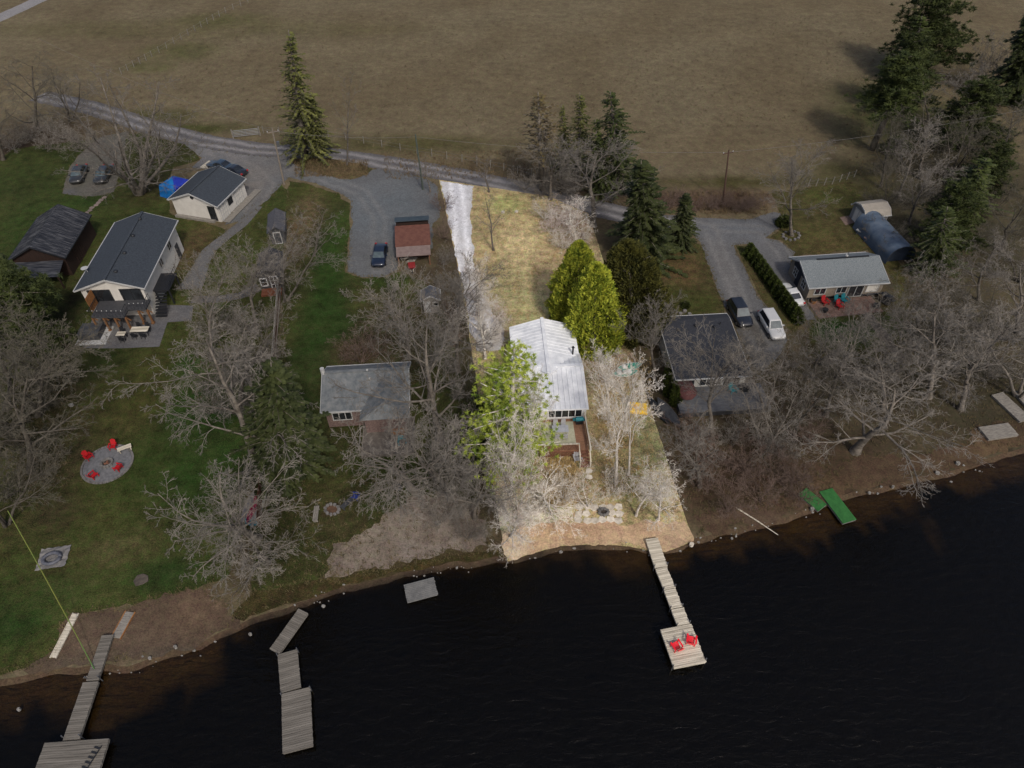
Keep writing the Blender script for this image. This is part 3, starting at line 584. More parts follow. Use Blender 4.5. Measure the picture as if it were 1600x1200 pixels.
# --- the white-roofed house of the middle lot
h5, W, L = bthing('white_roofed_house', 'white house with ribbed white metal roof on the brightened lot', [(806, 642), (918, 636), (906, 555), (800, 560)], 2.7, turn=math.pi / 2)
zr = 3.7; pr = [(-W / 2, 2.6), (W * .17, zr), (W / 2, 2.9)]; inn = building(h5, pr, L, METAL_W, mat('lot_white_wall', s(206, 206, 204), s(218, 218, 216), 2, .6), .14, .1, rib=.5, trim=BRIGHT, vent=METAL_W)
wn = MB()
window(h5, inn, 'L', 1.35, 1.85, 3.4, 1.2, 5, 0, BRIGHT); window(h5, inn, 'L', -1.9, 1.6, 1.6, 1.2, 3, 0, BRIGHT)
window(h5, inn, 'R', 1, 1.6, 1.2, 1.0, 2, 0, BRIGHT); window(h5, inn, 'F', 1, 1.6, 1.2, 1.0, 2, 0, BRIGHT); window(h5, inn, 'F', -1.4, 1.6, 1.0, 1.0, 2, 0, BRIGHT)
q = to_local(h5, 895, 550, 3.4)
MB().tube([(q.x, q.y, 2.9), (q.x, q.y, 4.1)], .09, 10).disc((q.x, q.y, 4.05), .16, .16, 12, .1).build('stove_pipe', BLACK, h5)
ce2, a2, W2, L2 = rect([(801, 560), (906, 556), (894, 508), (793, 515)], 2.8)
# its back wing: same house, ridge running towards the road
wg = MB(); lp = [to_local(h5, u, v, 2.8) for u, v in ((801, 560), (906, 556), (894, 508), (793, 515))]
xb = max(p.x for p in lp); xa = W / 2 - .6; y0 = -(W2 / 2) + (to_local(h5, 850, 540, 2.8).y); y1 = y0 + W2
ym = (y0 + y1) / 2
def rz_(y): return 2.85 + (1 - abs(y - ym) / (W2 / 2)) * 1.15
wg.add([(xa, y0 + .3, 0), (xb - .3, y0 + .3, 0), (xb - .3, y1 - .3, 0), (xa, y1 - .3, 0), (xa, y0 + .3, 2.8), (xb - .3, y0 + .3, 2.8), (xb - .3, y1 - .3, 2.8), (xa, y1 - .3, 2.8), (xa, ym, 3.85), (xb - .3, ym, 3.85)],
       [(0, 1, 5, 4), (1, 2, 6, 9, 5), (2, 3, 7, 6), (3, 0, 4, 8, 7)])
wg.build('back_wall', MATS['lot_white_wall'], h5)
rw = MB(); xr = -W * .02
for (ya, yb2) in ((y0, ym), (ym, y1)):
    xs_a = W / 2 - .3
    rw.slab([(xs_a if ya == y0 else xr, ya, rz_(ya)), (xb, ya, rz_(ya)), (xb, yb2, rz_(yb2)), (xr if ya == y0 else xs_a, yb2, rz_(yb2))], .1)
nrib = 11
for i in range(nrib):
    x = xa + .3 + (xb - xa - .35) * i / (nrib - 1)
    for (ya, yb2) in ((y0, ym), (ym, y1)):
        rw.tube([(x, ya, rz_(ya) + .01), (x, yb2, rz_(yb2) + .01)], .028, 4)
rw.box(((xr + xb) / 2 + .1, ym, 4.02), (xb - xr, .36, .07)); rw.build('back_roof', METAL_W, h5)
# deck on the lake side
DECKB = mat('reddish_brown_deck', s(118, 84, 62), s(152, 114, 88), 2, .8, stretch=(5, 1, 1))
lp = [to_local(h5, u, v, 1.0) for u, v in ((842, 706), (915, 700), (912, 655), (842, 658))]
xf = min(p.x for p in lp); xk = inn[0] - .05; ya, yb2 = min(p.y for p in lp), max(p.y for p in lp)
dm = MB(); ny = int((yb2 - ya) / .15)
for i in range(ny): dm.box(((xf + xk) / 2, ya + .07 + i * .15, .97), (xk - xf, .135, .06))
dm.build('deck_boards', DECKB, h5, stuff=True)
MB().box(((xf + xk) / 2, (ya + yb2) / 2, .84), (xk - xf - .06, yb2 - ya - .06, .19)).build('deck_frame', WOODB, h5)
sk = MB()
for i in range(int((yb2 - ya) / .2)): sk.box((xf + .04, ya + .1 + i * .2, .38), (.05, .14, .76))
sk.build('skirting', WOODB, h5)
MB().box(((xf + xk) / 2 + .2, (ya + yb2) / 2 + .35, 1.006), ((xk - xf) * .72, (yb2 - ya) * .68, .012)).build('deck_rug', mat('pale_sage_rug', s(158, 156, 132), s(176, 174, 150), 3, .95), h5)
rl = MB()
rl.box((xf + .04, (ya + .95 + yb2) / 2, 1.95), (.14, yb2 - ya - .95, .07)); rl.box(((xf - .9 + xk) / 2, ya - .03, 1.95), (xk - xf + .8, .14, .07))
rl.build('railing', WOODP, h5); rl = MB()
for i in range(int((yb2 - ya - 1) / .17)): rl.box((xf + .04, ya + 1 + i * .17, 1.45), (.04, .04, .89))
for i in range(int((xk - xf) / .17)): rl.box((xf + .1 + i * .17, ya - .03, 1.45), (.04, .04, .89))
rl.build('balusters', WOODB, h5, stuff=True)
for i in range(5): MB().box((xf - .16 - i * .28, ya + .45, .82 - i * .18), (.29, .95, .05)).build('stair_tread', WOODB, h5)
st = MB()
for yy in (ya - .05, ya + .95): st.add([(xf, yy, 1.95), (xf - 1.5, yy, 1.0), (xf - 1.5, yy, .92), (xf, yy, 1.87), (xf, yy + .1, 1.95), (xf - 1.5, yy + .1, 1.0), (xf - 1.5, yy + .1, .92), (xf, yy + .1, 1.87)], [(0, 1, 2, 3), (7, 6, 5, 4), (0, 4, 5, 1), (3, 2, 6, 7), (1, 5, 6, 2), (0, 3, 7, 4)]).box((xf - 1.45, yy + .05, .48), (.09, .09, .96))
st.build('stair_rail', WOODP, h5)
DECK5 = (h5, xf, xk, ya, yb2)

# --- black-roofed house right of the lot
h6, W, L = bthing('black_roofed_house', 'white house with wide black shingle roof and grey deck beside two parked SUVs', [(1053, 593), (1176, 583), (1133, 494), (1029, 500)], 2.5, turn=math.pi / 2)
pr = [(-W / 2, 2.3), (W / 2 - .9, 3.1), (W / 2, 2.9)]; inn = building(h6, pr, L, SHING_B, WHITE, .35, .14)
window(h6, inn, 'L', -2.55, 1.5, 1.5, .9, 2, 0); window(h6, inn, 'L', -.55, 1.45, 1.5, 1.2, 2, 0); window(h6, inn, 'L', 2.2, 1.4, 1.8, 1.4, 2, 0, name='patio_door')
for u, v in ((1060, 517), (1087, 510), (1116, 512)): roof_vent(h6, u, v, pr, BLACK, .2, .25)
roof_vent(h6, 1125, 507, pr, BLACK, .08, .3)
lp = [to_local(h6, u, v, .7) for u, v in ((1063, 646), (1201, 634), (1184, 590), (1052, 603))]
xf = min(p.x for p in lp[:2]); ya, yb2 = min(p.y for p in lp), max(p.y for p in lp); xk = inn[0] - .04
dm = MB()
for i in range(int((yb2 - ya) / .15)): dm.box(((xf + xk) / 2, ya + .07 + i * .15, .67), (xk - xf, .137, .06))
dm.build('deck_boards', mat('grey_deck_boards', s(74, 76, 80), s(96, 97, 100), 1.5, .8, stretch=(4, 1, 1)), h6, stuff=True)
MB().box(((xf + xk) / 2, (ya + yb2) / 2, .3), (xk - xf - .1, yb2 - ya - .1, .6)).build('deck_frame', DARKGREY, h6)
DECK6 = (h6, xf, xk, ya, yb2)

# --- grey-shingled house at the right with brick patio
h7, W, L = bthing('grey_shingled_house', 'house with grey shingle roof, navy gable and brick patio', [(1264, 452), (1387, 440), (1353, 392), (1236, 404)], 2.2, turn=math.pi / 2)
pr = gprof(W, 2.2, 3.5, W * .1); inn = building(h7, pr, L, SHING_G, SIDING_T, .35, .12)
MB().box((W * .1, -.4, 3.53), (.22, L * .66, .09)).build('ridge_vent', BLACK, h7)
window(h7, inn, 'L', -3.3, 1.35, 1.4, 1.0, 2); window(h7, inn, 'L', -.6, 1.35, 1.3, 1.0, 2); window(h7, inn, 'L', 1.3, 1.05, 1.9, 1.75, 2, 0, name='patio_door'); window(h7, inn, 'L', 3.4, 1.3, 1.5, 1.1, 1, 0, TRIM, SIDING)
window(h7, inn, 'B', 1.3, 1.35, 1.0, 1.1, 2, 2); window(h7, inn, 'B', -1.2, 1.35, 1.0, 1.1, 2, 2)
MB().box((W * .08, inn[2] + .05, 2.4), (3.0, .04, .9), taper=.98).build('navy_gable', NAVY, h7)
MB().box((W * .05, inn[2] + .03, 1.0), (1.0, .05, 1.95)).build('door', NAVY, h7)
MB().box((inn[0] - .03, 0, .25), (.06, L - .8, .3)).build('plinth', BLACK, h7)
roof_vent(h7, 1322, 402, pr, TRIM, .2, .3)
q = to_local(h7, 1326, 400, 3.7); MB().tube([(q.x + .2, q.y, 3.0), (q.x + .2, q.y, 4.2)], .03, 5).tube([(q.x + .2, q.y - .5, 4.1), (q.x + .2, q.y + .5, 4.1)], .02, 4).build('antenna', DARKGREY, h7)

# --- sheds
def shed(name, label, q, z, hr, rm, wm_, turn=0, prof=None, trim=TRIM, oh=.2, cat='shed', rib=0):
    t, W, L = bthing(name, label, q, z, cat, turn)
    pr = prof(W) if prof else gprof(W, z, hr); return t, W, L, building(t, pr, L, rm, wm_, oh, .07, trim=trim, rib=rib)
t, W, L, inn = shed('garden_shed', 'grey-shingled shed under bare branches beside the mid lawn', [(418, 364), (446, 361), (444, 332), (419, 334)], 2.0, 2.8, mat('shed_grey_roof', s(62, 62, 66), s(82, 82, 86), 4, .85), DARKGREY, 0, trim=DARKGREY)
window(t, inn, 'F', 0, .95, .9, 1.7, 1, 0, TRIM, DARKGREY, name='door')
t, W, L, inn = shed('playhouse', 'black-roofed playhouse with white-framed windows and red brick step', [(402, 432), (440, 430), (438, 394), (404, 396)], 2.2, 3.1, SHING_B, DARKGREY, 0, trim=BLACK)
window(t, inn, 'F', -.75, 1.2, .8, 1.1, 1, 2, BRIGHT); window(t, inn, 'F', .5, 1.05, .9, 1.8, 2, 3, BRIGHT, name='door')
MB().box((0, -inn[2] - .75, .14), (W - .4, 1.3, .27)).build('step', mat('orange_brick', s(110, 64, 42), s(128, 80, 56), 4, .9), t)
t, W, L, inn = shed('white_front_shed', 'small grey-roofed shed with pale front wall and door below the red-roofed shed', [(656, 470), (688, 468), (686, 452), (660, 453)], 2.1, 2.75, mat('shed_slate_roof', s(62, 64, 70), s(80, 82, 88), 4, .85), mat('pale_grey_wall', s(112, 108, 102), s(124, 120, 114), 2, .8), 0)
window(t, inn, 'F', -.45, 1.0, .75, 1.6, 1, 0, TRIM, TRIM, name='door'); window(t, inn, 'F', .55, 1.35, .6, .55, 1, 0, TRIM)
t, W, L, inn = shed('red_roofed_shed', 'open shed with teal-grey, rust-red and faded pink roof strips by the gravel yard', [(618, 383), (673, 380), (671, 352), (616, 355)], 2.3, 2.6, REDR, BARN, math.pi / 2, prof=lambda W: [(-W / 2, 2.1), (W / 2, 2.5)], trim=None)
MB().slab([(W / 2 + .25, -L / 2, 3.0), (W / 2 + .25, L / 2, 3.0), (W / 2 + 1.9, L / 2, 2.6), (W / 2 + 1.9, -L / 2, 2.6)], .08).build('upper_roof', GREENR, t)
MB().box((W / 2 + 1.0, 0, 1.28), (1.3, L - .3, 2.55)).build('back_wall', BARN, t)
MB().slab([(-W / 2 - 1.7, -L / 2 + .1, 1.7), (-W / 2 - 1.7, L / 2 - .1, 1.7), (-W / 2 - .03, L / 2 - .1, 2.05), (-W / 2 - .03, -L / 2 + .1, 2.05)], .06).build('lower_roof', PINKR, t)
for sy in (-1, 1): MB().box((-W / 2 - 1.5, sy * (L / 2 - .3), .84), (.12, .12, 1.66)).build('post', WOODB, t)
# gambrel shed and fabric shelter by the right-hand trees
t, W, L, inn = shed('gambrel_shed', 'white gambrel-roofed garden shed beside the slate-blue fabric shelter', [(1352, 346), (1384, 331), (1372, 314), (1338, 319)], 1.9, 3, mat('pale_shed_roof', s(132, 126, 116), s(142, 136, 126), 2, .7), mat('shed_white_wall', s(108, 110, 112), s(120, 121, 122), 2, .7), math.pi / 2, prof=lambda W: [(-W / 2, 1.9), (-W * .33, 2.6), (0, 2.95), (W * .33, 2.6), (W / 2, 1.9)])
window(t, inn, 'B', 0, 1.0, 1.7, 1.8, 2, 0, TRIM, SIDING, name='double_door'); window(t, inn, 'L', 0, 1.3, .5, .5, 1)
ce, ang, W, L = rect([(1381, 404), (1424, 398), (1378, 336), (1349, 345)], 1.2)
t = thing('fabric_shelter', 'long slate-blue fabric storage shelter with arched roof beside the shed', 'shelter', (ce.x, ce.y, 0), ang)
arch = [(-1.85 * math.cos(a) if True else 0, 1.0 + 1.55 * math.sin(a)) for a in [math.pi * i / 10 for i in range(11)]]
arch = [(-1.9, 0)] + arch + [(1.9, 0)]; a0 = MB(); k = len(arch); h = 4.3
a0.add([(x, -h, z) for x, z in arch] + [(x, -h * .33, z * .985) for x, z in arch] + [(x, h * .33, z * .985) for x, z in arch] + [(x, h, z) for x, z in arch], [(r_ * k + i, r_ * k + i + 1, (r_ + 1) * k + i + 1, (r_ + 1) * k + i) for r_ in range(3) for i in range(k - 1)])
a0.build('fabric_cover', TARPG, t, smooth=True)
MB().add([(x * .97, -h + .5, z * .97) for x, z in arch], [tuple(range(k))]).build('end_panel', mat('dark_blue_fabric', s(26, 36, 50), s(38, 50, 66), 1, .8), t)
MB().add([(x * .97, h - .05, z * .97) for x, z in arch], [tuple(range(k))[::-1]]).build('end_panel', mat('dark_blue_fabric', s(26, 36, 50), s(38, 50, 66), 1, .8), t)
fm = MB()
for yy in (-h + .06, 0, h - .06): fm.tube([(x * .94, yy, max(z * .94, .02)) for x, z in arch], .03, 5)
fm.build('frame', DARKGREY, t)
# blue tarp tent behind the garage
t = thing('tarp_tent', 'bright blue tarp tent with a navy side panel behind the white garage', 'tent', G(278, 302), R(-20))
tp = [(-1.9, -1.6, .0), (1.5, -1.9, 0), (2.0, 1.7, 0), (-1.5, 1.9, 0)]; tt = [(-1.6, -1.3, 1.75), (1.3, -1.5, 1.7), (1.7, 1.4, 1.8), (-1.2, 1.6, 1.75)]
MB().add(tp + tt + [(.05, .1, 2.7)], [(0, 1, 5, 4), (2, 3, 7, 6), (3, 0, 4, 7), (4, 5, 8), (6, 7, 8), (7, 4, 8)]).build('tarp', TARPB, t)
MB().add([tp[1], tp[2], tt[2], tt[1], (.05, .1, 2.7)], [(0, 1, 2, 3), (3, 2, 4)]).build('side_panel', TARPN, t)
# ------------------------------------------------------------------ vehicles
def paint(name, c): return mat(name, c, tuple(x * 1.12 for x in c), .6, .28, spec=.5, coat=.6)
P_BLACK = paint('black_car_paint', s(30, 32, 38)); P_NAVY = paint('navy_car_paint', s(22, 30, 46)); P_WHITE = paint('white_car_paint', s(188, 188, 186)); P_SILVER = paint('white_suv_paint', s(176, 176, 175)); P_OLIVE = paint('dark_olive_paint', s(42, 42, 40)); P_STEEL = paint('steel_blue_paint', s(44, 56, 70))
WSH = mat('windscreen_glass', s(54, 66, 70), s(84, 96, 98), .8, .1, spec=.8)
def car(name, label, uv, rz, pm, suv=False, length=4.6, cat='car', group=None):
    p = G(*uv); t = thing(name, label, cat, (p.x, p.y, 0), rz, group)
    hw = .92; Lh = length / 2; zs = .98 if suv else .88; zr = 1.68 if suv else 1.42
    # body: front is -y
    st = [(-Lh, .62, .38, .62), (-Lh + .12, .80, .30, .74), (-Lh + .5, .90, .26, .84), (-Lh + 1.2, hw, .24, zs - .02), (-.3, hw, .24, zs), (.9, hw, .24, zs + .02), (Lh - .7, .91, .26, zs + .02), (Lh - .18, .86, .32, zs - .02), (Lh, .74, .42, zs - .12)]
    m = MB(); ring_ = []
    for y, w_, z0, z1 in st:
        ring_.append([(-w_ * .86, y, z0), (-w_, y, z0 + .16), (-w_, y, z1 - .16), (-w_ * .9, y, z1 - .02), (-w_ * .45, y, z1 + .025), (w_ * .45, y, z1 + .025), (w_ * .9, y, z1 - .02), (w_, y, z1 - .16), (w_, y, z0 + .16), (w_ * .86, y, z0)])
    k = 10; vs_ = [q for r_ in ring_ for q in r_]; fs = []
    for i in range(len(st) - 1):
        for j in range(k): fs.append((i * k + j, i * k + (j + 1) % k, (i + 1) * k + (j + 1) % k, (i + 1) * k + j))
    fs += [tuple(range(k))[::-1], tuple((len(st) - 1) * k + j for j in range(k))]
    body = m.add(vs_, fs).build('body', pm, t, smooth=True)
    # cabin
    b0, b1 = -Lh + 1.25, (Lh - .22 if suv else Lh - .75); r0, r1 = -Lh + 2.0, (Lh - .55 if suv else Lh - 1.45); wb, wr = .84, .66
    base = [(-wb, b0, zs), (wb, b0, zs), (wb, b1, zs), (-wb, b1, zs)]; top = [(-wr, r0, zr - .04), (wr, r0, zr - .04), (wr, r1, zr - .05), (-wr, r1, zr - .05)]
    ym = (r0 + r1) / 2; tm = [(-wr * .7, r0 + .15, zr), (wr * .7, r0 + .15, zr), (wr * .7, r1 - .12, zr), (-wr * .7, r1 - .12, zr)]
    MB().add(base + top + tm, [(0, 1, 5, 4), (1, 2, 6, 5), (2, 3, 7, 6), (3, 0, 4, 7), (4, 5, 9, 8), (5, 6, 10, 9), (6, 7, 11, 10), (7, 4, 8, 11), (8, 9, 10, 11)]).build('cabin', pm, t)
    def pane(nm, q, inset, mt):
        q = [Vector(x) for x in q]; c = sum(q, Vector()) / 4; nn = (q[1] - q[0]).cross(q[3] - q[0]).normalized()
        if nn.dot(c - Vector((0, ym, zs))) < 0: nn = -nn
        a = [c + (x - c) * inset + nn * .012 for x in q]; b = [x - nn * .03 for x in a]
        MB().add(a + b, [(0, 1, 2, 3), (7, 6, 5, 4), (0, 4, 5, 1), (1, 5, 6, 2), (2, 6, 7, 3), (3, 7, 4, 0)]).build(nm, mt, t)
    pane('windscreen', [base[0], base[1], top[1], top[0]], .88, WSH); pane('rear_window', [base[2], base[3], top[3], top[2]], .84, GLASS)
    pane('side_window', [base[1], base[2], top[2], top[1]], .84, GLASS); pane('side_window', [base[3], base[0], top[0], top[3]], .84, GLASS)
    for sx in (-1, 1):
        MB().box((sx * .56, -Lh + .12, .62), (.3, .16, .1)).build('headlight', RIM, t); MB().box((sx * .68, Lh - .06, .76), (.26, .16, .2)).build('tail_light', REDD, t)
        MB().box((sx * 1.0, b0 + .42, zs + .06), (.2, .13, .13)).build('mirror', pm, t)
        for y in (-Lh + .88, Lh - .85):
            w_ = MB().tube([(sx * .78, y, .33), (sx * .95, y, .33)], .33, 14).build('wheel', TYRE, t)
            MB().tube([(sx * .93, y, .33), (sx * .962, y, .33)], .2, 10).build('rim', RIM, w_)
    return t
def car2(name, label, rear, front, pm, suv=False, **kw):
    a, b = G(*rear, .7), G(*front, .7); d = b - a; c = (a + b) / 2; L_ = min(5.0, max(4.2, d.length)); k = -CAM_H
    t = car(name, label, (800, 600), math.atan2(d.x, -d.y), pm, suv, L_, **kw); t.location = (c.x, c.y, 0); return t
car('sedan', 'dark navy car parked in the gravel yard beside the red-roofed shed', (594, 404), R(2), P_NAVY, False, 4.7)
car2('parked_suv', 'black SUV parked on the drive beside the black-roofed house', (1145, 469), (1168, 508), P_BLACK, True, cat='SUV')
car2('parked_suv', 'white SUV parked beside the cedar hedge next to the black SUV', (1194, 486), (1219, 528), P_SILVER, True, cat='SUV')
car2('hatchback', 'white car parked between the cedar hedge and the navy gable', (1249, 476), (1221, 442), P_WHITE, False)
car('parked_car', 'steel-blue car behind the garage beside a pale board', (346, 264), R(-112), P_STEEL, False, 4.4)
car('parked_car', 'black car behind the garage on the gravel yard side', (366, 272), R(-112), P_BLACK, False, 4.4)
car2('covered_car', 'dark olive car on the parking pad near the flagstone path', (131, 252), (113, 290), P_OLIVE, False, group='dark cars on the parking pad')
car2('covered_car', 'dark olive car on the parking pad under the many-stemmed tree', (172, 254), (150, 288), P_OLIVE, False, group='dark cars on the parking pad')
b = MB()
for i in range(6): b.box((0, -.9 + i * .36, .06), (1.5, .33, .1))
o = tag(b.build('plywood_board', WOODP), 'pale board lying on the gravel behind the garage', 'board'); o.location = G(326, 258); o.rotation_euler = (0, 0, R(-20))

# ------------------------------------------------------------------ chairs and small outdoor furniture
def adirondack(name, label, uv, rz, m, z=0.0, group=None, loc=None, sc=1.0):
    p = loc or G(*uv, z); t = thing(name, label, 'chair', (p[0], p[1], z), rz, group); t.scale = (sc,) * 3
    sm = MB()
    for i in range(5): sm.box((0, -.28 + i * .125, .36 - i * .028), (.56, .112, .025), rx=R(-12))
    sm.build('seat', m, t)
    bm = MB()
    for i in range(5):
        x = (i - 2) * .115; h = .78 - abs(i - 2) * .06; bm.box((x, .34 + h * .17, .28 + h * .45), (.105, .025, h), rx=R(-22))
    bm.box((0, .56, .66), (.58, .03, .07), rx=R(-22)); bm.build('back', m, t)
    for sx in (-1, 1):
        MB().box((sx * .36, -.02, .58), (.14, .74, .028)).build('arm', m, t)
        MB().box((sx * .34, -.31, .285), (.05, .1, .57)).build('leg', m, t); MB().box((sx * .34, .3, .28), (.05, .09, .56)).build('leg', m, t)
    return t
GR = 'red chairs round the fire pit'
for uv, rz, lb in (((178, 700), R(8), 'red chair at the fire pit beside the wooden bench'), ((140, 716), R(62), 'red chair on the lawn-edge rim of the round fire pit patio'), ((148, 745), R(150), 'red chair at the fire pit with its back to the lake'), ((186, 733), R(-105), 'red chair at the fire pit turned away from the bench')):
    adirondack('adirondack_chair', lb, uv, rz, REDF, .06, GR, sc=.85)
adirondack('adirondack_chair', 'red chair on the swim platform beside its twin, angled to the left post', (1056, 1012), R(-155), REDP, .42, 'red chairs on the dock', sc=.95)
adirondack('adirondack_chair', 'red chair on the swim platform standing nearer the walkway', (1079, 1003), R(165), REDP, .42, 'red chairs on the dock', sc=.95)
adirondack('adirondack_chair', 'grey plastic chair below the deck rail of the white-roofed house', (902, 719), R(8), mat('grey_plastic', s(150, 150, 152), s(164, 164, 166), 4, .5))
adirondack('adirondack_chair', 'teal chair on the grass below the brown deck', (629, 696), R(20), TEAL)
for uv, lb, m in (((1288, 475), 'dark red patio chair alone by the brick patio wall', REDD), ((1308, 474), 'teal patio chair touching the red one', TEAL), ((1319, 472), 'teal patio chair on the house side of the pair', TEAL), ((1311, 481), 'dark red patio chair facing the teal pair', REDD)):
    adirondack('patio_chair', lb, uv, R(20), m, .05, 'patio chairs')
def disc_thing(name, label, cat, uv, r, h, m, z=0.0, n=24, parent=None):
    p = G(*uv); o = MB().disc((0, 0, 0), r, h, n).build(name, m); o.location = (p.x, p.y, z); return tag(o, label, cat)
# round fire pit patio
p = G(168, 725); t = thing('fire_pit_patio', 'round grey paver patio with stone rim on the green lawn', 'patio', (p.x, p.y, 0))
MB().disc((0, 0, 0), 2.2, .055, 40).build('paver_disc', CONC, t)
for i in range(44):
    a = 6.2832 * i / 44; MB().box((2.32 * math.cos(a), 2.32 * math.sin(a), .04), (.2, .3, .1), rz=a).build('rim_stone', STONEG, t)
t = thing('fire_pit', 'ring of pale stones with ash at the centre of the round patio', 'fire pit', (p.x, p.y, .055))
for i in range(12):
    a = 6.2832 * i / 12; MB().box((.5 * math.cos(a), .5 * math.sin(a), .12), (.2, .24, .24), rz=a).build('stone', STONEG, t)
MB().disc((0, 0, 0), .42, .06, 16).build('ash', mat('ash', s(44, 38, 34), s(70, 62, 56), 6, .95), t)
for i in range(3): MB().tube([(.25 * math.cos(i * 2.1), .25 * math.sin(i * 2.1), .1), (-.25 * math.cos(i * 2.1 + .4), -.25 * math.sin(i * 2.1 + .4), .14)], .05, 6).build('log', WOODB, t)
def bench(name, label, uv, rz, m, L_=1.4, cat='bench', z=0.0):
    q = G(*uv); t = thing(name, label, cat, (q.x, q.y, z), rz)
    for i in range(3): MB().box((0, -.16 + i * .16, .43), (L_, .14, .05)).build('slat', m, t)
    for sx in (-1, 1): MB().box((sx * (L_ / 2 - .15), 0, .2), (.08, .4, .4)).build('leg', m, t)
    return t
bench('garden_bench', 'pale wooden bench on the rim of the round patio', (197, 704), R(30), WOODP, 1.3, z=.06)
def table_set(label, uv, rz, top, L_=1.7, W_=.9, cm=BLACK, z=0.0, glabel='chair', n=4, loc=None):
    q = loc or G(*uv); t = thing('patio_table', label, 'table', (q[0], q[1], z), rz)
    for i in range(5): MB().box((0, -W_ / 2 + W_ * (i + .5) / 5, .73), (L_, W_ / 5 - .015, .035)).build('table_slat', top, t)
    for sx in (-1, 1):
        for sy in (-1, 1): MB().box((sx * (L_ / 2 - .1), sy * (W_ / 2 - .1), .355), (.06, .06, .71)).build('leg', cm, t)
    for i in range(n):
        sx = (i % 2) * 2 - 1; sy = 1 if i < n / 2 else -1
        a = rz; lx, ly = sx * L_ * .25, sy * (W_ / 2 + .3)
        c = thing('patio_chair', glabel, 'chair', (q[0] + lx * math.cos(a) - ly * math.sin(a), q[1] + lx * math.sin(a) + ly * math.cos(a), z), rz + (0 if sy > 0 else math.pi), label + ' chairs')
        MB().box((0, 0, .44), (.46, .46, .05)).build('seat', cm, c); MB().box((0, .22, .72), (.46, .04, .5), rx=R(-8)).build('back', cm, c)
        for x in (-.2, .2):
            for y in (-.2, .2): MB().box((x, y, .21), (.04, .04, .42)).build('leg', cm, c)
sheet('patio', [(130, 544), (180, 545), (249, 542), (262, 504), (299, 501), (302, 478), (240, 476), (150, 484), (136, 520)], .04, GRAVEL, blobs(s(98, 96, 95), [], s(86, 86, 88), .4, 60), .7, .03, .6, 60)
table_set('long wooden patio table with black chairs on the grey patio', (222, 522), R(3), WOODP, 2.0, .9, BLACK, .04, 'black chair at the long wooden patio table')
table_set('small pale patio table beside the hot tub', (193, 529), R(2), WOODP, 1.0, .7, BLACK, .04, 'black chair at the small pale patio table', 2)
q = G(149, 526); t = thing('hot_tub', 'hot tub with dark folding cover on a white slab beside the patio', 'hot tub', (q.x, q.y, .05), R(4))
MB().box((0, 0, .06), (3.4, 3.0, .12)).build('slab', TRIM, t); MB().box((-.25, .2, .5), (2.3, 2.1, .76)).build('tub_shell', DARKGREY, t, bevel=.08)
for i in (-1, 1): MB().box((-.25, .2 + i * .53, .95), (2.36, 1.04, .12), rx=R(-4 * i)).build('cover_panel', DARKGREY, t)
def grill(name, label, uv, rz, m, z=0.0, loc=None, sc=1.0):
    q = loc or G(*uv, z); t = thing(name, label, 'grill', (q[0], q[1], z), rz); t.scale = (sc,) * 3
    MB().box((0, 0, .42), (.8, .5, .6)).build('cart', BLACK, t)
    hd = [(.0, .0)]; k = 7; m_ = MB(); pr_ = [(-.3 * math.cos(math.pi * i / k), .78 + .34 * math.sin(math.pi * i / k)) for i in range(k + 1)]
    m_.add([(-.45, y, zz) for y, zz in pr_] + [(.45, y, zz) for y, zz in pr_], [(i, i + 1, k + 2 + i, k + 1 + i) for i in range(k)] + [tuple(range(k + 1))[::-1], tuple(range(k + 1, 2 * k + 2)), (0, k + 1, 2 * k + 1, k)]); m_.build('lid', m, t)
    for sx in (-1, 1): MB().box((sx * .62, 0, .78), (.32, .44, .04)).build('side_shelf', m, t)
    for sx in (-1, 1): MB().tube([(sx * .36 - .03, .22, .12), (sx * .36 + .03, .22, .12)], .12, 10).build('wheel', TYRE, t)
    return t
root, xf, xk, ya, yb2 = DECK5
def on(root, x, y, z):
    a = root.rotation_euler[2]; return Vector((root.location.x + x * math.cos(a) - y * math.sin(a), root.location.y + x * math.sin(a) + y * math.cos(a), z))
rz5 = root.rotation_euler[2] - math.pi / 2
grill('barbecue', 'teal-covered barbecue against the window wall of the deck', None, rz5, TEAL, 1.0, on(root, xk - .7, ya + .55, 1.0), .85)
table_set('grey round-backed dining set on the pale deck rug', None, rz5, mat('grey_table', s(150, 152, 158), s(170, 172, 176), 3, .5), 1.6, .9, MATS['grey_plastic'], 1.015, 'grey chair at the dining table on the deck rug', 4, on(root, (xf + xk) / 2 + .15, (ya + yb2) / 2 + .15, 1))
root, xf, xk, ya, yb2 = DECK6
q = on(root, xk - 1.2, yb2 - 1.0, .7); t = thing('patio_umbrella', 'crumpled maroon patio umbrella leaning on the grey deck', 'umbrella', (q.x, q.y, .7), R(20))
um = MB(); rng = random.Random(4); k = 12
rr = [[(r_ * (1 + .12 * rng.uniform(-1, 1)) * math.cos(6.2832 * i / k), r_ * (1 + .12 * rng.uniform(-1, 1)) * math.sin(6.2832 * i / k), z_ + rng.uniform(-.08, .08) * (r_ > .2)) for i in range(k)] for r_, z_ in ((.1, 1.75), (.55, 1.6), (1.05, 1.25), (1.2, .75))]
um.add([p for r_ in rr for p in r_], [(j * k + i, (j + 1) * k + i, (j + 1) * k + (i + 1) % k, j * k + (i + 1) % k) for j in range(3) for i in range(k)] + [tuple(range(k))]); um.build('canopy', mat('maroon_fabric', s(62, 34, 34), s(86, 52, 50), 3, .9, bump=.4), t)
MB().tube([(0, 0, 0), (0, 0, 1.75)], .04, 8).disc((0, 0, 0), .3, .08, 14).build('pole', DARKGREY, t)
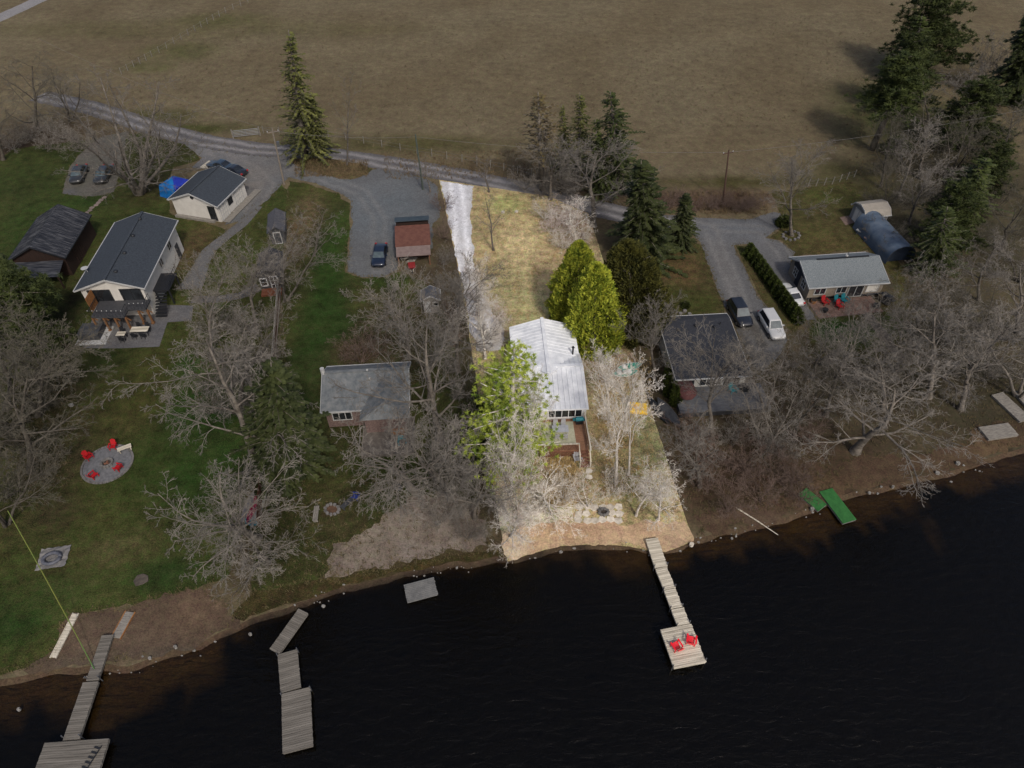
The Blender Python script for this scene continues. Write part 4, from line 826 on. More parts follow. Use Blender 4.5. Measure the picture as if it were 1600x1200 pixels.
for i, lb in ((1.2, 'black kettle barbecue on the grey deck'), (2.6, 'teal deck chair on the grey deck')):
    q = on(root, xk - 1.0, ya + i + .8, .73)
    if 'barbecue' in lb: grill('barbecue', lb, None, root.rotation_euler[2] - math.pi / 2, BLACK, .7, q)
    else: adirondack('deck_chair', lb, None, root.rotation_euler[2] - math.pi / 2 + .3, TEAL, .7, loc=q)
# brick patio by the grey-shingled house
PB = mat('brick_paver', s(92, 70, 62), s(112, 90, 80), 3, .9, rnd=.18)
ce, ang, W, L = rect([(1278, 496), (1362, 487), (1378, 462), (1264, 474)], .03)
t = thing('brick_patio', 'reddish brick patio in front of the grey-shingled house', 'patio', (ce.x, ce.y, 0), ang)
base_ = MB().box((0, 0, .015), (W + .1, L + .1, .05)).build('bed', mat('patio_joint_sand', s(80, 68, 60), None, rough=.95), t)
brick_me = MB().box((0, 0, 0), (.78, .56, .05)).mesh('brick', PB)
rng = random.Random(9); nx, ny = int(W / .8), int(L / .58)
for i in range(nx):
    for j in range(ny):
        o = bpy.data.objects.new('brick', brick_me); C.objects.link(o); o.parent = t; o.location = (-W / 2 + .4 + i * W / nx, -L / 2 + .29 + j * L / ny, .045 + rng.uniform(0, .008))
band([(1354, 490), (1372, 512), (1392, 540), (1412, 566)], .6, .02, 'paver_path', GRAVEL, blobs(s(92, 84, 76), []), .08, 61)
grill('barbecue', 'black covered barbecue at the end of the brick patio', (1382, 474), R(-60), BLACK, 0, None, 1.3)
bench('garden_bench', 'dark bench under the patio windows of the grey-shingled house', (1362, 462), R(8), DARKGREY, 1.7)
for uv, lb, r_, m in (((1288, 488), 'black planter tub at the lawn edge of the brick patio', .36, BLACK), ((1368, 481), 'dark round fire bowl on the brick patio', .42, DARKGREY), ((1270, 474), 'small tan planter by the white car', .35, WOOD)):
    q = G(*uv); t = thing('planter', lb, 'planter', (q.x, q.y, .06)); MB().disc((0, 0, 0), r_ * .75, .45, 14, r_).build('pot', m, t); MB().disc((0, 0, .44), r_ * .9, .03, 14).build('soil', TYRE, t)

# ------------------------------------------------------------------ docks and rafts
def deck_section(root, q, z, m, along=None, bw=.15, th=.05, frame=None, posts=None, name='section', ztop=None):
    ce, ang, W, L = rect(q, z); sec = bpy.data.objects.new(name, None); C.objects.link(sec); sec.parent = root
    sec.location = (ce.x, ce.y, 0); sec.rotation_euler = (0, 0, ang); rng = random.Random(int(ce.x * 31))
    b = MB(); span = L if along is None else W; k = int(span / bw)
    for i in range(k):
        o_ = -span / 2 + (i + .5) * span / k; j = rng.uniform(-.02, .02); zj = z - th / 2 + rng.uniform(-.006, .006)
        if along is None: b.box((j, o_, zj), (W + j, span / k - .018, th))
        else: b.box((o_, j, zj), (span / k - .018, L + j, th))
    b.build('deck_boards', m, sec, stuff=True)
    f = MB(); ft = z - th - .012
    for sx in (-1, 1): f.box((sx * (W / 2 - .06), 0, ft - .11), (.07, L - .06, .2))
    for sy in (-1, 0, 1): f.box((0, sy * (L / 2 - .06), ft - .115), (W - .2, .07, .19))
    f.build('frame', frame or m, sec)
    for x, y in posts or []:
        MB().tube([(x * W / 2, y * L / 2, -1.5), (x * W / 2, y * L / 2, z + .35)], .045, 8).build('post', RIM, sec)
    return sec
def dock(label, secs, z, m, name='dock', group=None, **kw):
    t = thing(name, label, 'dock', (0, 0, 0), 0, group)
    for q in secs: deck_section(t, q, z, m, **kw)
    cs = sum((Vector(c.location) for c in t.children), Vector()) / len(t.children); t.location = (cs.x, cs.y, 0)
    for c in t.children: c.location = Vector(c.location) - Vector((cs.x, cs.y, 0))
    return t
t = dock('long pale timber dock with square swim platform holding two red chairs', [[(1024, 888), (1042, 884), (1029, 840), (1008, 842)], [(1038, 922), (1055, 918), (1042, 885), (1024, 889)], [(1048, 951), (1067, 948), (1055, 919), (1038, 923)], [(1058, 978), (1079, 974), (1067, 949), (1049, 952)], [(1054, 1045), (1103, 1034), (1081, 975), (1031, 983)]], .42, WOODP, posts=[(-1.02, -.9), (1.02, -.9)])
DARKW = mat('grey_brown_dock_wood', s(76, 72, 66), s(118, 113, 105), 1.0, .85, stretch=(.3, 6, 2), mid=(.3, .68))
dock('jointed grey timber dock ending in a wide platform with a ladder', [[(135, 1063), (154, 1063), (176, 991), (158, 993)], [(97, 1157), (124, 1155), (154, 1064), (130, 1066)], [(40, 1235), (150, 1232), (167, 1154), (72, 1160)]], .4, DARKW, posts=[(-1.03, -.9), (1.03, -.9)])
ce = G(138, 1185, .42); m = MB()
for i in range(5): m.box((0, i * .33, 0), (.42, .1, .06))
m.box((.24, .66, .02), (.06, 1.7, .07)); o = tag(m.build('dock_ladder', BLACK), 'dark swim ladder folded flat on the wide dock platform', 'ladder'); o.location = (ce.x, ce.y - .6, .46); o.rotation_euler = (0, 0, R(-15))
dock('narrow grey dock section floating askew from shore', [[(422, 1014), (437, 1022), (481, 958), (466, 950)]], .2, DARKW, posts=[])
dock('two-part weathered floating dock adrift off the lawn', [[(440, 1082), (471, 1074), (464, 1014), (432, 1023)], [(442, 1178), (490, 1165), (484, 1074), (439, 1083)]], .24, DARKW, posts=[(-1.0, .95), (1.0, .95)])
dock('small square grey swim raft by the shoreline', [[(636, 941), (684, 928), (678, 901), (631, 914)]], .15, mat('raft_grey_wood', s(90, 90, 90), s(110, 110, 108), 2, .85), name='swim_raft')
GREEND = mat('green_carpet', s(34, 84, 38), s(46, 102, 48), 3, .95)
for lb, q, z in (('green carpeted dock section half in the water', [(1317, 819), (1336, 811), (1302, 762), (1281, 768)], .18), ('green carpeted dock section lying on the bank', [(1280, 801), (1290, 786), (1262, 764), (1246, 770)], .22)):
    ce, ang, W, L = rect(q, z); t = thing('dock_section', lb, 'dock', (ce.x, ce.y, 0), ang, 'green dock sections'); MB().box((0, 0, z - .03), (W, L, .06)).build('carpet_top', GREEND, t)
    f = MB()
    for sx in (-1, 1): f.box((sx * (W / 2 - .05), 0, z - .16), (.08, L - .02, .19))
    for sy in (-1, 1): f.box((0, sy * (L / 2 - .05), z - .16), (W - .2, .08, .19))
    f.build('frame', STONEG, t)
for lb, q in (('weathered grey dock section pulled up on the right bank', [(1547, 690), (1588, 677), (1575, 659), (1531, 668)]), ('long brownish dock section lying among brush on the bank', [(1594, 662), (1604, 652), (1572, 612), (1552, 616)]), ('brown dock section behind the long one on the bank', [(1606, 640), (1630, 632), (1618, 606), (1588, 614)])):
    dock(lb, [q], .3, WOODG, name='stored_dock_section')
for lb, uv, rz, sz in (('long pale plank lying at the lawn edge of the beach', (102, 993), R(-3), (.4, 3.6)), ('framed pale panel lying on the beach sand', (193, 977), R(-8), (.75, 2.2))):
    q = G(*uv); t = thing('beach_board', lb, 'board', (q.x, q.y, .02), rz)
    MB().box((0, 0, .05), (sz[0], sz[1], .07)).build('board', WOODP if sz[0] < .5 else WOODG, t)
    for sx in (-1, 1): MB().box((sx * (sz[0] / 2 + .03), 0, .07), (.06, sz[1] + .1, .12)).build('edge', WOODP if sz[0] < .5 else WOOD, t)

# ------------------------------------------------------------------ boats
def hull(name, label, cat, uv, rz, L_, W_, m, z=0.0, deck=None, group=None, H_=.35, loc=None, seat=None, roll=0.0):
    q = loc or G(*uv); t = thing(name, label, cat, (q[0], q[1], z), rz, group); t.rotation_euler = (0, roll, rz)
    k = 9; n_ = 9; v = []; fs = []
    for i in range(n_):
        s_ = -1 + 2 * i / (n_ - 1); w_ = W_ / 2 * max(.04, (1 - abs(s_) ** 2.4)); hh = H_ * (.75 + .35 * s_ * s_)
        for j in range(k):
            a = math.pi * j / (k - 1); v.append((-w_ * math.cos(a), s_ * L_ / 2, H_ + hh - H_ - math.sin(a) * hh * .95))
    for i in range(n_ - 1):
        for j in range(k - 1): fs.append((i * k + j, i * k + j + 1, (i + 1) * k + j + 1, (i + 1) * k + j))
    MB().add(v, fs).build('hull', m, t, smooth=True)
    d = []
    for i in range(n_): d += [v[i * k], v[i * k + k - 1]]
    MB().add([(x, y, z_ - .03) for x, y, z_ in d], [(2 * i, 2 * i + 1, 2 * i + 3, 2 * i + 2) for i in range(n_ - 1)]).build('deck', deck or m, t)
    if seat: MB().box((0, -L_ * .08, H_ * 1.0), (W_ * .42, L_ * .34, .22)).build('seat', seat, t, bevel=.05); MB().tube([(-W_ * .3, L_ * .12, H_ * 1.5), (0, L_ * .16, H_ * 1.45), (W_ * .3, L_ * .12, H_ * 1.5)], .04, 6).build('handlebar', BLACK, t); MB().box((0, L_ * .22, H_ * 1.05), (W_ * .5, L_ * .2, .26), rx=R(12)).build('console', m, t, bevel=.06)
    return t
JT = mat('mint_teal_hull', s(48, 140, 120), s(70, 160, 140), 3, .35); JW = mat('glossy_white_hull', s(222, 226, 224), s(232, 234, 232), 3, .3)
hull('personal_watercraft', 'white and mint personal watercraft parked uphill of its twin', 'watercraft', (983, 578), R(105), 2.8, 1.05, JW, .2, JT, 'personal watercraft', .45, None, JT)
hull('personal_watercraft', 'white and mint personal watercraft parked on the lake side of its twin', 'watercraft', (976, 588), R(100), 2.8, 1.05, JW, .2, JT, 'personal watercraft', .45, None, JW)
YEL = mat('yellow_plastic', s(226, 178, 6), s(240, 196, 24), 3, .4)
q = G(996, 640); t = thing('pedal_boat', 'bright yellow pedal boat upturned on the grass of the brightened lot', 'boat', (q.x, q.y, 0), R(-6))
for sx in (-1, 1): MB().box((0, sx * .5, .22), (2.1, .42, .4), taper=.86).build('pontoon', YEL, t, bevel=.08)
MB().box((0, 0, .36), (1.9, .62, .14)).build('hull_deck', YEL, t); MB().box((-.25, 0, .46), (.35, .5, .08)).build('footwell', mat('amber_plastic', s(214, 150, 4), None, rough=.5), t)
KG = 'kayaks on the rack'
for i, (m, lb, c_) in enumerate(((mat('grey_kayak', s(96, 92, 94), s(110, 106, 106), 3, .5), 'grey kayak outermost on the rack', 0), (mat('magenta_kayak', s(120, 20, 52), s(140, 30, 64), 3, .5), 'magenta kayak on the rack beside the grey one', 0), (mat('pale_kayak', s(116, 116, 112), s(130, 130, 126), 3, .5), 'pale canoe on the rack beside the fence end', 0))):
    q = G(388 + i * 9, 795); hull('kayak', lb, 'kayak', None, R(-4), 3.6 + (i == 2), .7, m, .05, m, KG, .3, (q.x, q.y), None)
q = G(394, 815); hull('paddle_board', 'short turquoise kayak across the end of the rack', 'kayak', None, R(70), 1.5, .7, mat('turquoise_kayak', s(20, 108, 128), s(34, 124, 142), 3, .5), .06, None, None, .25, (q.x, q.y - .2))
hull('upturned_rowboat', 'grey rowboat stored under trees beside the brightened lot', 'boat', (1044, 648), R(24), 4.4, 1.2, mat('grey_hull', s(76, 78, 82), s(92, 93, 96), 2, .5), .04, DARKGREY, None, .45)
hull('dark_canoe', 'dark teal canoe stored beside the grey rowboat', 'boat', (1029, 645), R(22), 4.2, .9, mat('dark_teal_hull', s(30, 44, 48), s(44, 58, 62), 2, .5), .04, BLACK, None, .4)
# kayak fence / long board fence of the mid lawn
t = thing('board_fence', 'tall reddish-brown board fence running from the playhouse to the spruce', 'fence', G(436, 520), 0)
pa, pb = G(441, 432), G(430, 578); d = pb - pa; k = 58; ang = math.atan2(d.y, d.x); o0 = Vector(t.location)
bme = MB().box((0, 0, .85), (d.length / k - .02, .03, 1.65)).mesh('board', mat('fence_boards', s(78, 50, 36), s(104, 72, 54), 2, .85, rnd=.2))
for i in range(k):
    q = pa + d * (i + .5) / k - o0; o = bpy.data.objects.new('board', bme); C.objects.link(o); o.parent = t; o.location = (q.x, q.y, 0); o.rotation_euler = (0, 0, ang)
for zz_ in (.45, 1.4): q = (pa + pb) / 2 - o0; MB().box((q.x + .04, q.y, zz_), (d.length, .07, .09), rz=ang).build('rail', WOODG, t)
MB().box(((pa + pb) / 2 - o0).to_tuple()[:2] + (1.72,), (d.length, .12, .05), rz=ang).build('cap', WOODG, t)
t = thing('board_fence', 'short brown board fence end beside the kayak rack', 'fence', G(408, 800), 0); pa, pb = G(412, 752), G(408, 828); d = pb - pa; o0 = Vector(t.location); ang = math.atan2(d.y, d.x)
for i in range(24):
    q = pa + d * (i + .5) / 24 - o0; o = bpy.data.objects.new('board', bme); C.objects.link(o); o.parent = t; o.location = (q.x, q.y, 0); o.rotation_euler = (0, 0, ang)
# ------------------------------------------------------------------ stones, pits and oddments
def stones(name, label, cat, px, m, seed, h=.1, z=.03, grow=1.0, group=None, pname='stone', nsides=(5, 6, 6, 7)):
    rng = random.Random(seed); c = sum((G(u, v) for u, v, *_ in px), Vector()) / len(px); t = thing(name, label, cat, (c.x, c.y, 0), 0, group)
    for u, v, ru, *r2 in px:
        p = G(u, v) - c; k = ppm(u, v); r_ = ru / k * grow; nn = rng.choice(nsides); a0 = rng.uniform(0, 6)
        poly = [(p.x + r_ * rng.uniform(.8, 1.15) * math.cos(a0 + 6.2832 * i / nn), p.y + r_ * rng.uniform(.75, 1.05) * math.sin(a0 + 6.2832 * i / nn)) for i in range(nn)]
        MB().prism(poly, z, z + h * rng.uniform(.7, 1.2)).build(pname, m if not isinstance(m, (list, tuple)) else rng.choice(m), t, bevel=.02)
    return t
rng = random.Random(77)
fl = [(905 + i * 12.5 + rng.uniform(-2, 2), 792 + j * 10.5 + rng.uniform(-1.5, 1.5), 6.4) for i in range(6) for j in range(3) if not (i in (2, 3) and j == 1)]
stones('flagstone_patio', 'pale flagstone fire pit patio near the sandy shore', 'patio', fl, STONE, 5, .07, .03, 1.22, pname='flagstone', nsides=(4, 5, 5))
stones('fire_pit', 'dark stone-ringed fire pit in the flagstone patio', 'fire pit', [(943 + 7 * math.cos(a), 802 + 5 * math.sin(a), 2.6) for a in [6.2832 * i / 9 for i in range(9)]], STONEG, 6, .3, .05)
disc_thing('ash_bed', 'dark ash inside the flagstone fire pit', 'ash', (943, 802), .33, .06, MATS['ash'], .1)
stones('stepping_stones', 'two pale stepping stones below the deck stairs', 'stepping stones', [(920, 737, 6), (921, 746, 6)], STONE, 7, .08, pname='stepping_stone')
stones('flagstone_path', 'short pinkish flagstone path from the parking pad', 'path', [(161 - i * 4 + rng.uniform(-2, 2), 309 + i * 4, 4.4) for i in range(7)], mat('pink_flagstone', s(104, 92, 86), s(124, 110, 102), 2, .9, rnd=.15), 8, .06, pname='flagstone')
for i, (u, v) in enumerate(((786, 333), (807, 332))): stones('boulder', 'pale boulder marking the lawn near the road on the brightened lot', 'boulder', [(u, v, 3)], STONE, 20 + i, .3, .03, group='pale boulders on the straw lawn')
stones('fire_pit', 'ring of grey stones with red-brown ash beside a wooden bench', 'fire pit', [(519 + 11 * math.cos(a), 797 + 8 * math.sin(a), 3) for a in [6.2832 * i / 11 for i in range(11)]], STONEG, 9, .22, .01)
disc_thing('leaf_bed', 'reddish ash and leaf bed inside the grey stone ring', 'ash', (519, 797), .55, .04, mat('rusty_ash', s(72, 52, 40), s(92, 70, 54), 3, .95), .01)
bench('garden_bench', 'grey wooden bench beside the grey stone fire ring', (495, 806), R(95), WOODG, 1.6); bench('garden_bench', 'dark bench behind the grey stone fire ring', (544, 789), R(55), DARKGREY, 1.5)
adirondack('folding_chair', 'blue folding chair beyond the grey stone fire ring', (556, 778), R(-100), mat('blue_fabric', s(24, 44, 110), s(34, 56, 126), 3, .7), sc=.8)
q = G(623, 766); t = thing('chiminea', 'dark clay chiminea standing on the grass above the sand patch', 'chiminea', (q.x, q.y, 0), 0)
MB().disc((0, 0, .25), .25, .3, 14, .42).disc((0, 0, .55), .42, .35, 14, .18).disc((0, 0, .9), .15, .45, 12, .13).build('bowl', DARKGREY, t); MB().tube([(.2, .1, 0), (.15, .05, .3)], .04).tube([(-.2, .1, 0), (-.15, .05, .3)], .04).tube([(0, -.25, 0), (0, -.15, .3)], .04).build('stand', BLACK, t)
q = G(623, 677, .45); t = thing('storage_bench', 'orange wooden bench on the brown deck', 'bench', (q.x, q.y, .45), R(2)); MB().box((0, 0, .42), (1.3, .5, .06)).build('seat', WOOD, t); MB().box((0, 0, .2), (1.1, .4, .38)).build('box', WOOD, t)
q = G(84, 872); t = thing('tarp_pile', 'crumpled grey tarp and float lying on the left lawn', 'tarp', (q.x, q.y, 0), R(10)); tm = MB(); rng = random.Random(3)
gx = [[(-1.2 + i * .27 + rng.uniform(-.05, .05), -1.1 + j * .27 + rng.uniform(-.05, .05), .06 + max(0, rng.uniform(-.02, .16))) for i in range(10)] for j in range(9)]
tm.add([p for r_ in gx for p in r_], [(j * 10 + i, j * 10 + i + 1, (j + 1) * 10 + i + 1, (j + 1) * 10 + i) for j in range(8) for i in range(9)]); tm.build('tarp', mat('grey_tarp', s(96, 94, 92), s(118, 116, 114), 2, .8), t)
MB().tube([(.7 * math.cos(a), -.2 + .55 * math.sin(a), .3) for a in [6.2832 * i / 16 for i in range(17)]], .16, 8).build('float_ring', mat('grey_float', s(70, 72, 80), s(90, 92, 100), 2, .6), t, smooth=True)
q = G(221, 906); o = stones('boulder', 'flat grey rock set into the left lawn near the beach', 'boulder', [(221, 906, 12)], mat('dark_lawn_rock', s(62, 56, 50), s(84, 76, 68), 3, .95), 12, .1, .0)
q = G(644, 421); t = thing('wheelbarrow', 'red wheelbarrow among junk below the red-roofed shed', 'wheelbarrow', (q.x, q.y, 0), R(10))
MB().box((0, 0, .5), (.9, 1.3, .4), rx=R(180), taper=.6).build('tray', mat('faded_red_paint', s(120, 30, 32), s(136, 44, 44), 3, .6), t); MB().tube([(-.05, -.85, .25), (.05, -.85, .25)], .25, 12).build('wheel', TYRE, t)
for sx in (-1, 1): MB().tube([(sx * .1, -.85, .25), (sx * .35, .3, .35), (sx * .4, 1.2, .6)], .03, 5).build('handle', WOODP, t); MB().tube([(sx * .33, .4, .35), (sx * .33, .5, 0)], .03, 5).build('leg', BLACK, t)
for i, (u, v, lb) in enumerate(((634, 402, 'pale scrap board propped below the red-roofed shed'), (644, 407, 'grey scrap sheet lying below the red-roofed shed'))):
    q = G(u, v); o = tag(MB().box((0, 0, .12), (1.5, .9, .05), rx=R(6)).box((0, .3, .05), (1.3, .1, .1)).build('scrap_sheet', WOODP if i == 0 else WOODG), lb, 'scrap'); o.location = (q.x, q.y, .0); o.rotation_euler = (0, 0, R(20 + i * 50))
sheet('shed_apron', [(1312, 340), (1330, 336), (1343, 346), (1321, 352)], .03, GRAVEL, blobs(s(108, 90, 82), []), .5, .02, .5, 70)
for i, (u, v) in enumerate(((1346, 364), (1358, 376))):
    q = G(u, v); t = thing('utility_trailer', ('small pale trailer' if i == 0 else 'small pinkish trailer with dark slats') + ' parked beside the fabric shelter', 'trailer', (q.x, q.y, 0), R(35))
    MB().box((0, 0, .5), (1.5, 1.1, .12)).build('bed', TRIM if i == 0 else PINKR, t); [MB().tube([(x, sy * .6 - .07, .25), (x, sy * .6 + .07, .25)], .25, 12).build('wheel', TYRE, t) for x in (0,) for sy in (-1, 1)]; MB().tube([(-.7, 0, .45), (-1.5, 0, .4)], .04, 5).build('drawbar', DARKGREY, t)
# ------------------------------------------------------------------ poles, wires, fences
POLEW = mat('utility_pole_wood', s(104, 96, 86), s(124, 115, 104), 3, .9, stretch=(3, 3, 1)); POLED = mat('brown_pole_wood', s(66, 48, 40), s(82, 62, 52), 3, .9, stretch=(3, 3, 1)); POLEG = mat('green_grey_pole', s(60, 68, 62), s(74, 82, 74), 3, .9)
def pole(label, base, top, m, arm=True, tr=False):
    b = G(*base); z = zfor(b.y, top[1]); d = ray(*top); x = b.y / d.y * d.x
    t = thing('utility_pole', label, 'utility pole', (b.x, b.y, 0), 0, 'utility poles along the road')
    MB().tube([(0, 0, -.3), (x - b.x, 0, z)], [.15, .1], 8).build('pole', m, t)
    if arm: MB().box((x - b.x, 0, z - .5), (1.6, .1, .12), rz=R(20)).build('crossarm', m, t); [MB().disc((x - b.x + sx * .7, sx * .25, z - .42), .06, .16, 8).build('insulator', TRIM, t) for sx in (-1, 1)]
    if tr: MB().disc((x - b.x + .35, -.1, z - 2.6), .22, .7, 12).build('transformer', RIM, t)
    return Vector((x, b.y, z - .35))
a = pole('pale utility pole with grey transformer beside the gravel yard', (444, 288), (425, 201), POLEW, True, True)
b = pole('greenish utility pole at the corner of the gravel yard', (661, 296), (649, 210), POLEG, False)
c = pole('dark brown utility pole among the red brush by the field', (1130, 318), (1139, 234), POLED, True)
def wire(label, p, q, sag, m=STONEG, r_=.018, name='power_line'):
    pts = [p.lerp(q, i / 16) - Vector((0, 0, sag * 4 * (i / 16) * (1 - i / 16))) for i in range(17)]
    o = tag(MB().tube(pts, r_, 4).build(name, m), label, 'cable')
wire('thin power line between the pale pole and the greenish pole', a, b, .5); wire('thin power line from the greenish pole over the trees to the brown pole', b, c, .8); wire('power line leaving the pale pole for the upper left', a, G(60, 60, 9), 1)
wire('power line leaving the brown pole beyond the trees', c, G(1700, 150, 9), 1)
wire('green and yellow rope swing line running over the left lawn to the dock', G(12, 798, 4.5), G(147, 1045, .5), .35, mat('green_rope', s(52, 120, 62), s(120, 124, 56), .12, .7), .035, 'rope')
t = thing('farm_gate', 'grey metal farm gate between field and road', 'gate', G(386, 214), R(14)); 
for i in range(5): MB().tube([(-2.0, 0, .3 + i * .24), (2.0, 0, .3 + i * .24)], .035, 6).build('bar', RIM, t)
for x in (-2, 0, 2): MB().tube([(x, .01, .25), (x, .01, 1.3)], .035, 6).build('upright', RIM, t)
for x in (-2.15, 2.15): MB().tube([(x, 0, -.2), (x, 0, 1.5)], .1, 8).build('gate_post', WOODG, t)
def post_fence(label, pts, n_):
    ps = [G(u, v) for u, v in pts]; t = thing('wire_fence', label, 'fence', ps[0], 0); seg = []
    for i in range(n_):
        f_ = i / (n_ - 1) * (len(ps) - 1); j = min(int(f_), len(ps) - 2); q = ps[j].lerp(ps[j + 1], f_ - j) - ps[0]; seg.append(q)
        MB().tube([(q.x, q.y, -.1), (q.x + .04, q.y, 1.25)], .06, 6).build('post', WOODG, t)
    for z in (.5, 1.05): MB().tube([(q.x, q.y, z) for q in seg], .012, 3).build('wire', RIM, t)
post_fence('old wire fence with grey posts across the far field', [(190, 116), (240, 88), (300, 52), (350, 22), (410, -6)], 22)
post_fence('wire fence with grey posts along the road edge of the field', [(412, 208), (520, 215), (640, 238), (740, 256), (830, 276)], 18)
post_fence('low wire fence behind the shed and lawn', [(1262, 292), (1300, 288), (1334, 277)], 7)
q = G(908, 520); t = thing('tv_dish', 'white dish on a thin mast beside the bright cedars', 'dish', (q.x, q.y, 0), 0); z = zfor(q.y, 493); MB().tube([(0, 0, 0), (0, 0, z)], .035, 6).build('mast', POLEW, t); MB().disc((0, -.12, z - .1), .12, .18, 14, .45).build('dish', BRIGHT, t)
for uv, lb, m in (((903, 545), 'white gas bottle against the back wall of the white-roofed house', BRIGHT),):
    q = G(*uv); t = thing('gas_bottle', lb, 'gas bottle', (q.x + .25, q.y, 0)); MB().disc((0, 0, 0), .19, 1.0, 14).disc((0, 0, 1.0), .19, .15, 14, .08).build('tank', m, t, smooth=False); MB().disc((0, 0, 1.15), .06, .12, 8).build('valve', RIM, t)
# driftwood, shore rocks and foam
MB_ = MB().tube([G(1150, 793, .05), G(1185, 815, .1), G(1216, 836, -.05)], [.07, .06, .03], 6); tag(MB_.build('driftwood_log', WOODP), 'pale bare log lying across the shoreline', 'driftwood')
rng = random.Random(5)
for i, (u, v, r_) in enumerate(((1080, 852, 4), (1268, 797, 3.4), (1358, 771, 2.8), (1394, 762, 2.2), (1464, 740, 3.6), (1495, 725, 3.6), (29, 1108, 3), (505, 946, 3), (392, 992, 2.5), (235, 1029, 3), (275, 1012, 3), (684, 818, 4.5), (112, 634, 4))):
    lb = ['pale shore rock at the waterline by the brightened lot corner', 'pale rock beside the green dock sections', 'white rock on the right waterline', 'white rock on the right waterline', 'pale flat rock on the right bank', 'pale flat rock on the right bank', 'white rock in the shallows by the long left dock', 'white block at the water edge near the narrow dock', 'small pale stone on the grassy bank by the floating dock', 'white rock at the beach waterline', 'white rock at the beach waterline', 'white bucket lid lying on the sand patch', 'small white stone on the lawn by the left trees'][i]
    o = stones('rock', lb, 'rock', [(u, v, r_)], STONE if v > 840 and u > 900 else mat('light_rock', s(96, 93, 88), s(146, 143, 137), 5, .9), 40 + i, .25, -.2 if i in (6, 7) else .0, group='pale rocks along the shore'); 
# ------------------------------------------------------------------ trees
def perp(d, rng):
    a = Vector((rng.uniform(-1, 1), rng.uniform(-1, 1), rng.uniform(-1, 1))); a = a - d * a.dot(d)
    return a.normalized() if a.length > 1e-3 else Vector((1, 0, 0))
def bare_tree(seed, stems=1, clear=.3, n=(14, 9, 7, 5), ang=(48, 48, 45, 40), ratio=(.6, .46, .46, .55), r0=.17, wob=.085, trop=.05, rmin=.0075, stem_spread=.2, h=10.0, weep=0.0):
    """ten metres of leafless tree; returns trunk+limb mesh and branch+twig mesh builders"""
    rng = random.Random(seed); A, B = MB(), MB(); segs = (8, 6, 4, 3, 2); sides = (7, 5, 4, 3, 3)
    stack = []
    for k in range(stems):
        a = 6.2832 * k / stems + rng.uniform(-.4, .4); d = Vector((math.cos(a) * stem_spread, math.sin(a) * stem_spread, 1)).normalized() if stems > 1 else Vector((rng.uniform(-.08, .08), rng.uniform(-.08, .08), 1)).normalized()
        stack.append((Vector((0, 0, -.2)) + Vector((math.cos(a), math.sin(a), 0)) * (.12 if stems > 1 else 0), d, h * rng.uniform(.82, 1.0), r0 * (1 if stems == 1 else .7), 0))
    while stack:
        p, d, L, r, lv = stack.pop(); ns = segs[lv]; pts = [p]; rad = [r * (1.5 if lv == 0 else 1)]; ds = [d]
        for i in range(ns):
            d = (d + Vector((rng.gauss(0, 1), rng.gauss(0, 1), rng.gauss(0, .6))) * wob * (1 + .35 * lv) + Vector((0, 0, trop * (1 if lv else .4) - (weep if lv > 1 else 0)))).normalized()
            p = p + d * (L / ns); pts.append(p); t = (i + 1) / ns; ds.append(d)
            rad.append(max(rmin * (.8 if lv > 2 else 1), r * (1 - .82 * t) if lv == 0 else r * (1 - .75 * t)))
        (A if lv < 2 else B).tube(pts, rad, sides[lv], cap=False)
        if lv < len(n):
            c0 = clear if lv == 0 else .18; az = rng.uniform(0, 6.28)
            for j in range(n[lv]):
                t = c0 + (1 - c0) * ((j + rng.uniform(.2, .9)) / n[lv]); t = min(t, .98); x = t * ns; i = min(int(x), ns - 1)
                q = pts[i].lerp(pts[i + 1], x - i); dd = ds[i]; az += 2.4 + rng.uniform(-.5, .5)
                u = dd.cross(Vector((0, 0, 1)) if abs(dd.z) < .95 else Vector((1, 0, 0))).normalized(); w_ = dd.cross(u)
                an = R(ang[lv] * rng.uniform(.65, 1.25)); side = u * math.cos(az) + w_ * math.sin(az)
                nd = (dd * math.cos(an) + side * math.sin(an)).normalized()
                stack.append((q, nd, L * ratio[lv] * rng.uniform(.6, 1.1) * (1.12 - .55 * t), max(rmin, rad[i] * rng.uniform(.36, .52)), lv + 1))
    return A, B
PROTO = {}
def reg(key, A, B, ma, mb):
    ma_ = A.mesh('trunk', ma, True); mb_ = B.mesh('branches', mb)
    pts = np.array([v for v in B.v]); rr = np.hypot(pts[:, 0], pts[:, 1]); top = np.percentile(pts[:, 2], 99.5)
    PROTO[key] = (ma_, mb_, float(np.percentile(rr, 93)), float(top))
def recolor(key, new, ma, mb):
    PROTO[new] = PROTO[key][:4] + (ma, mb)
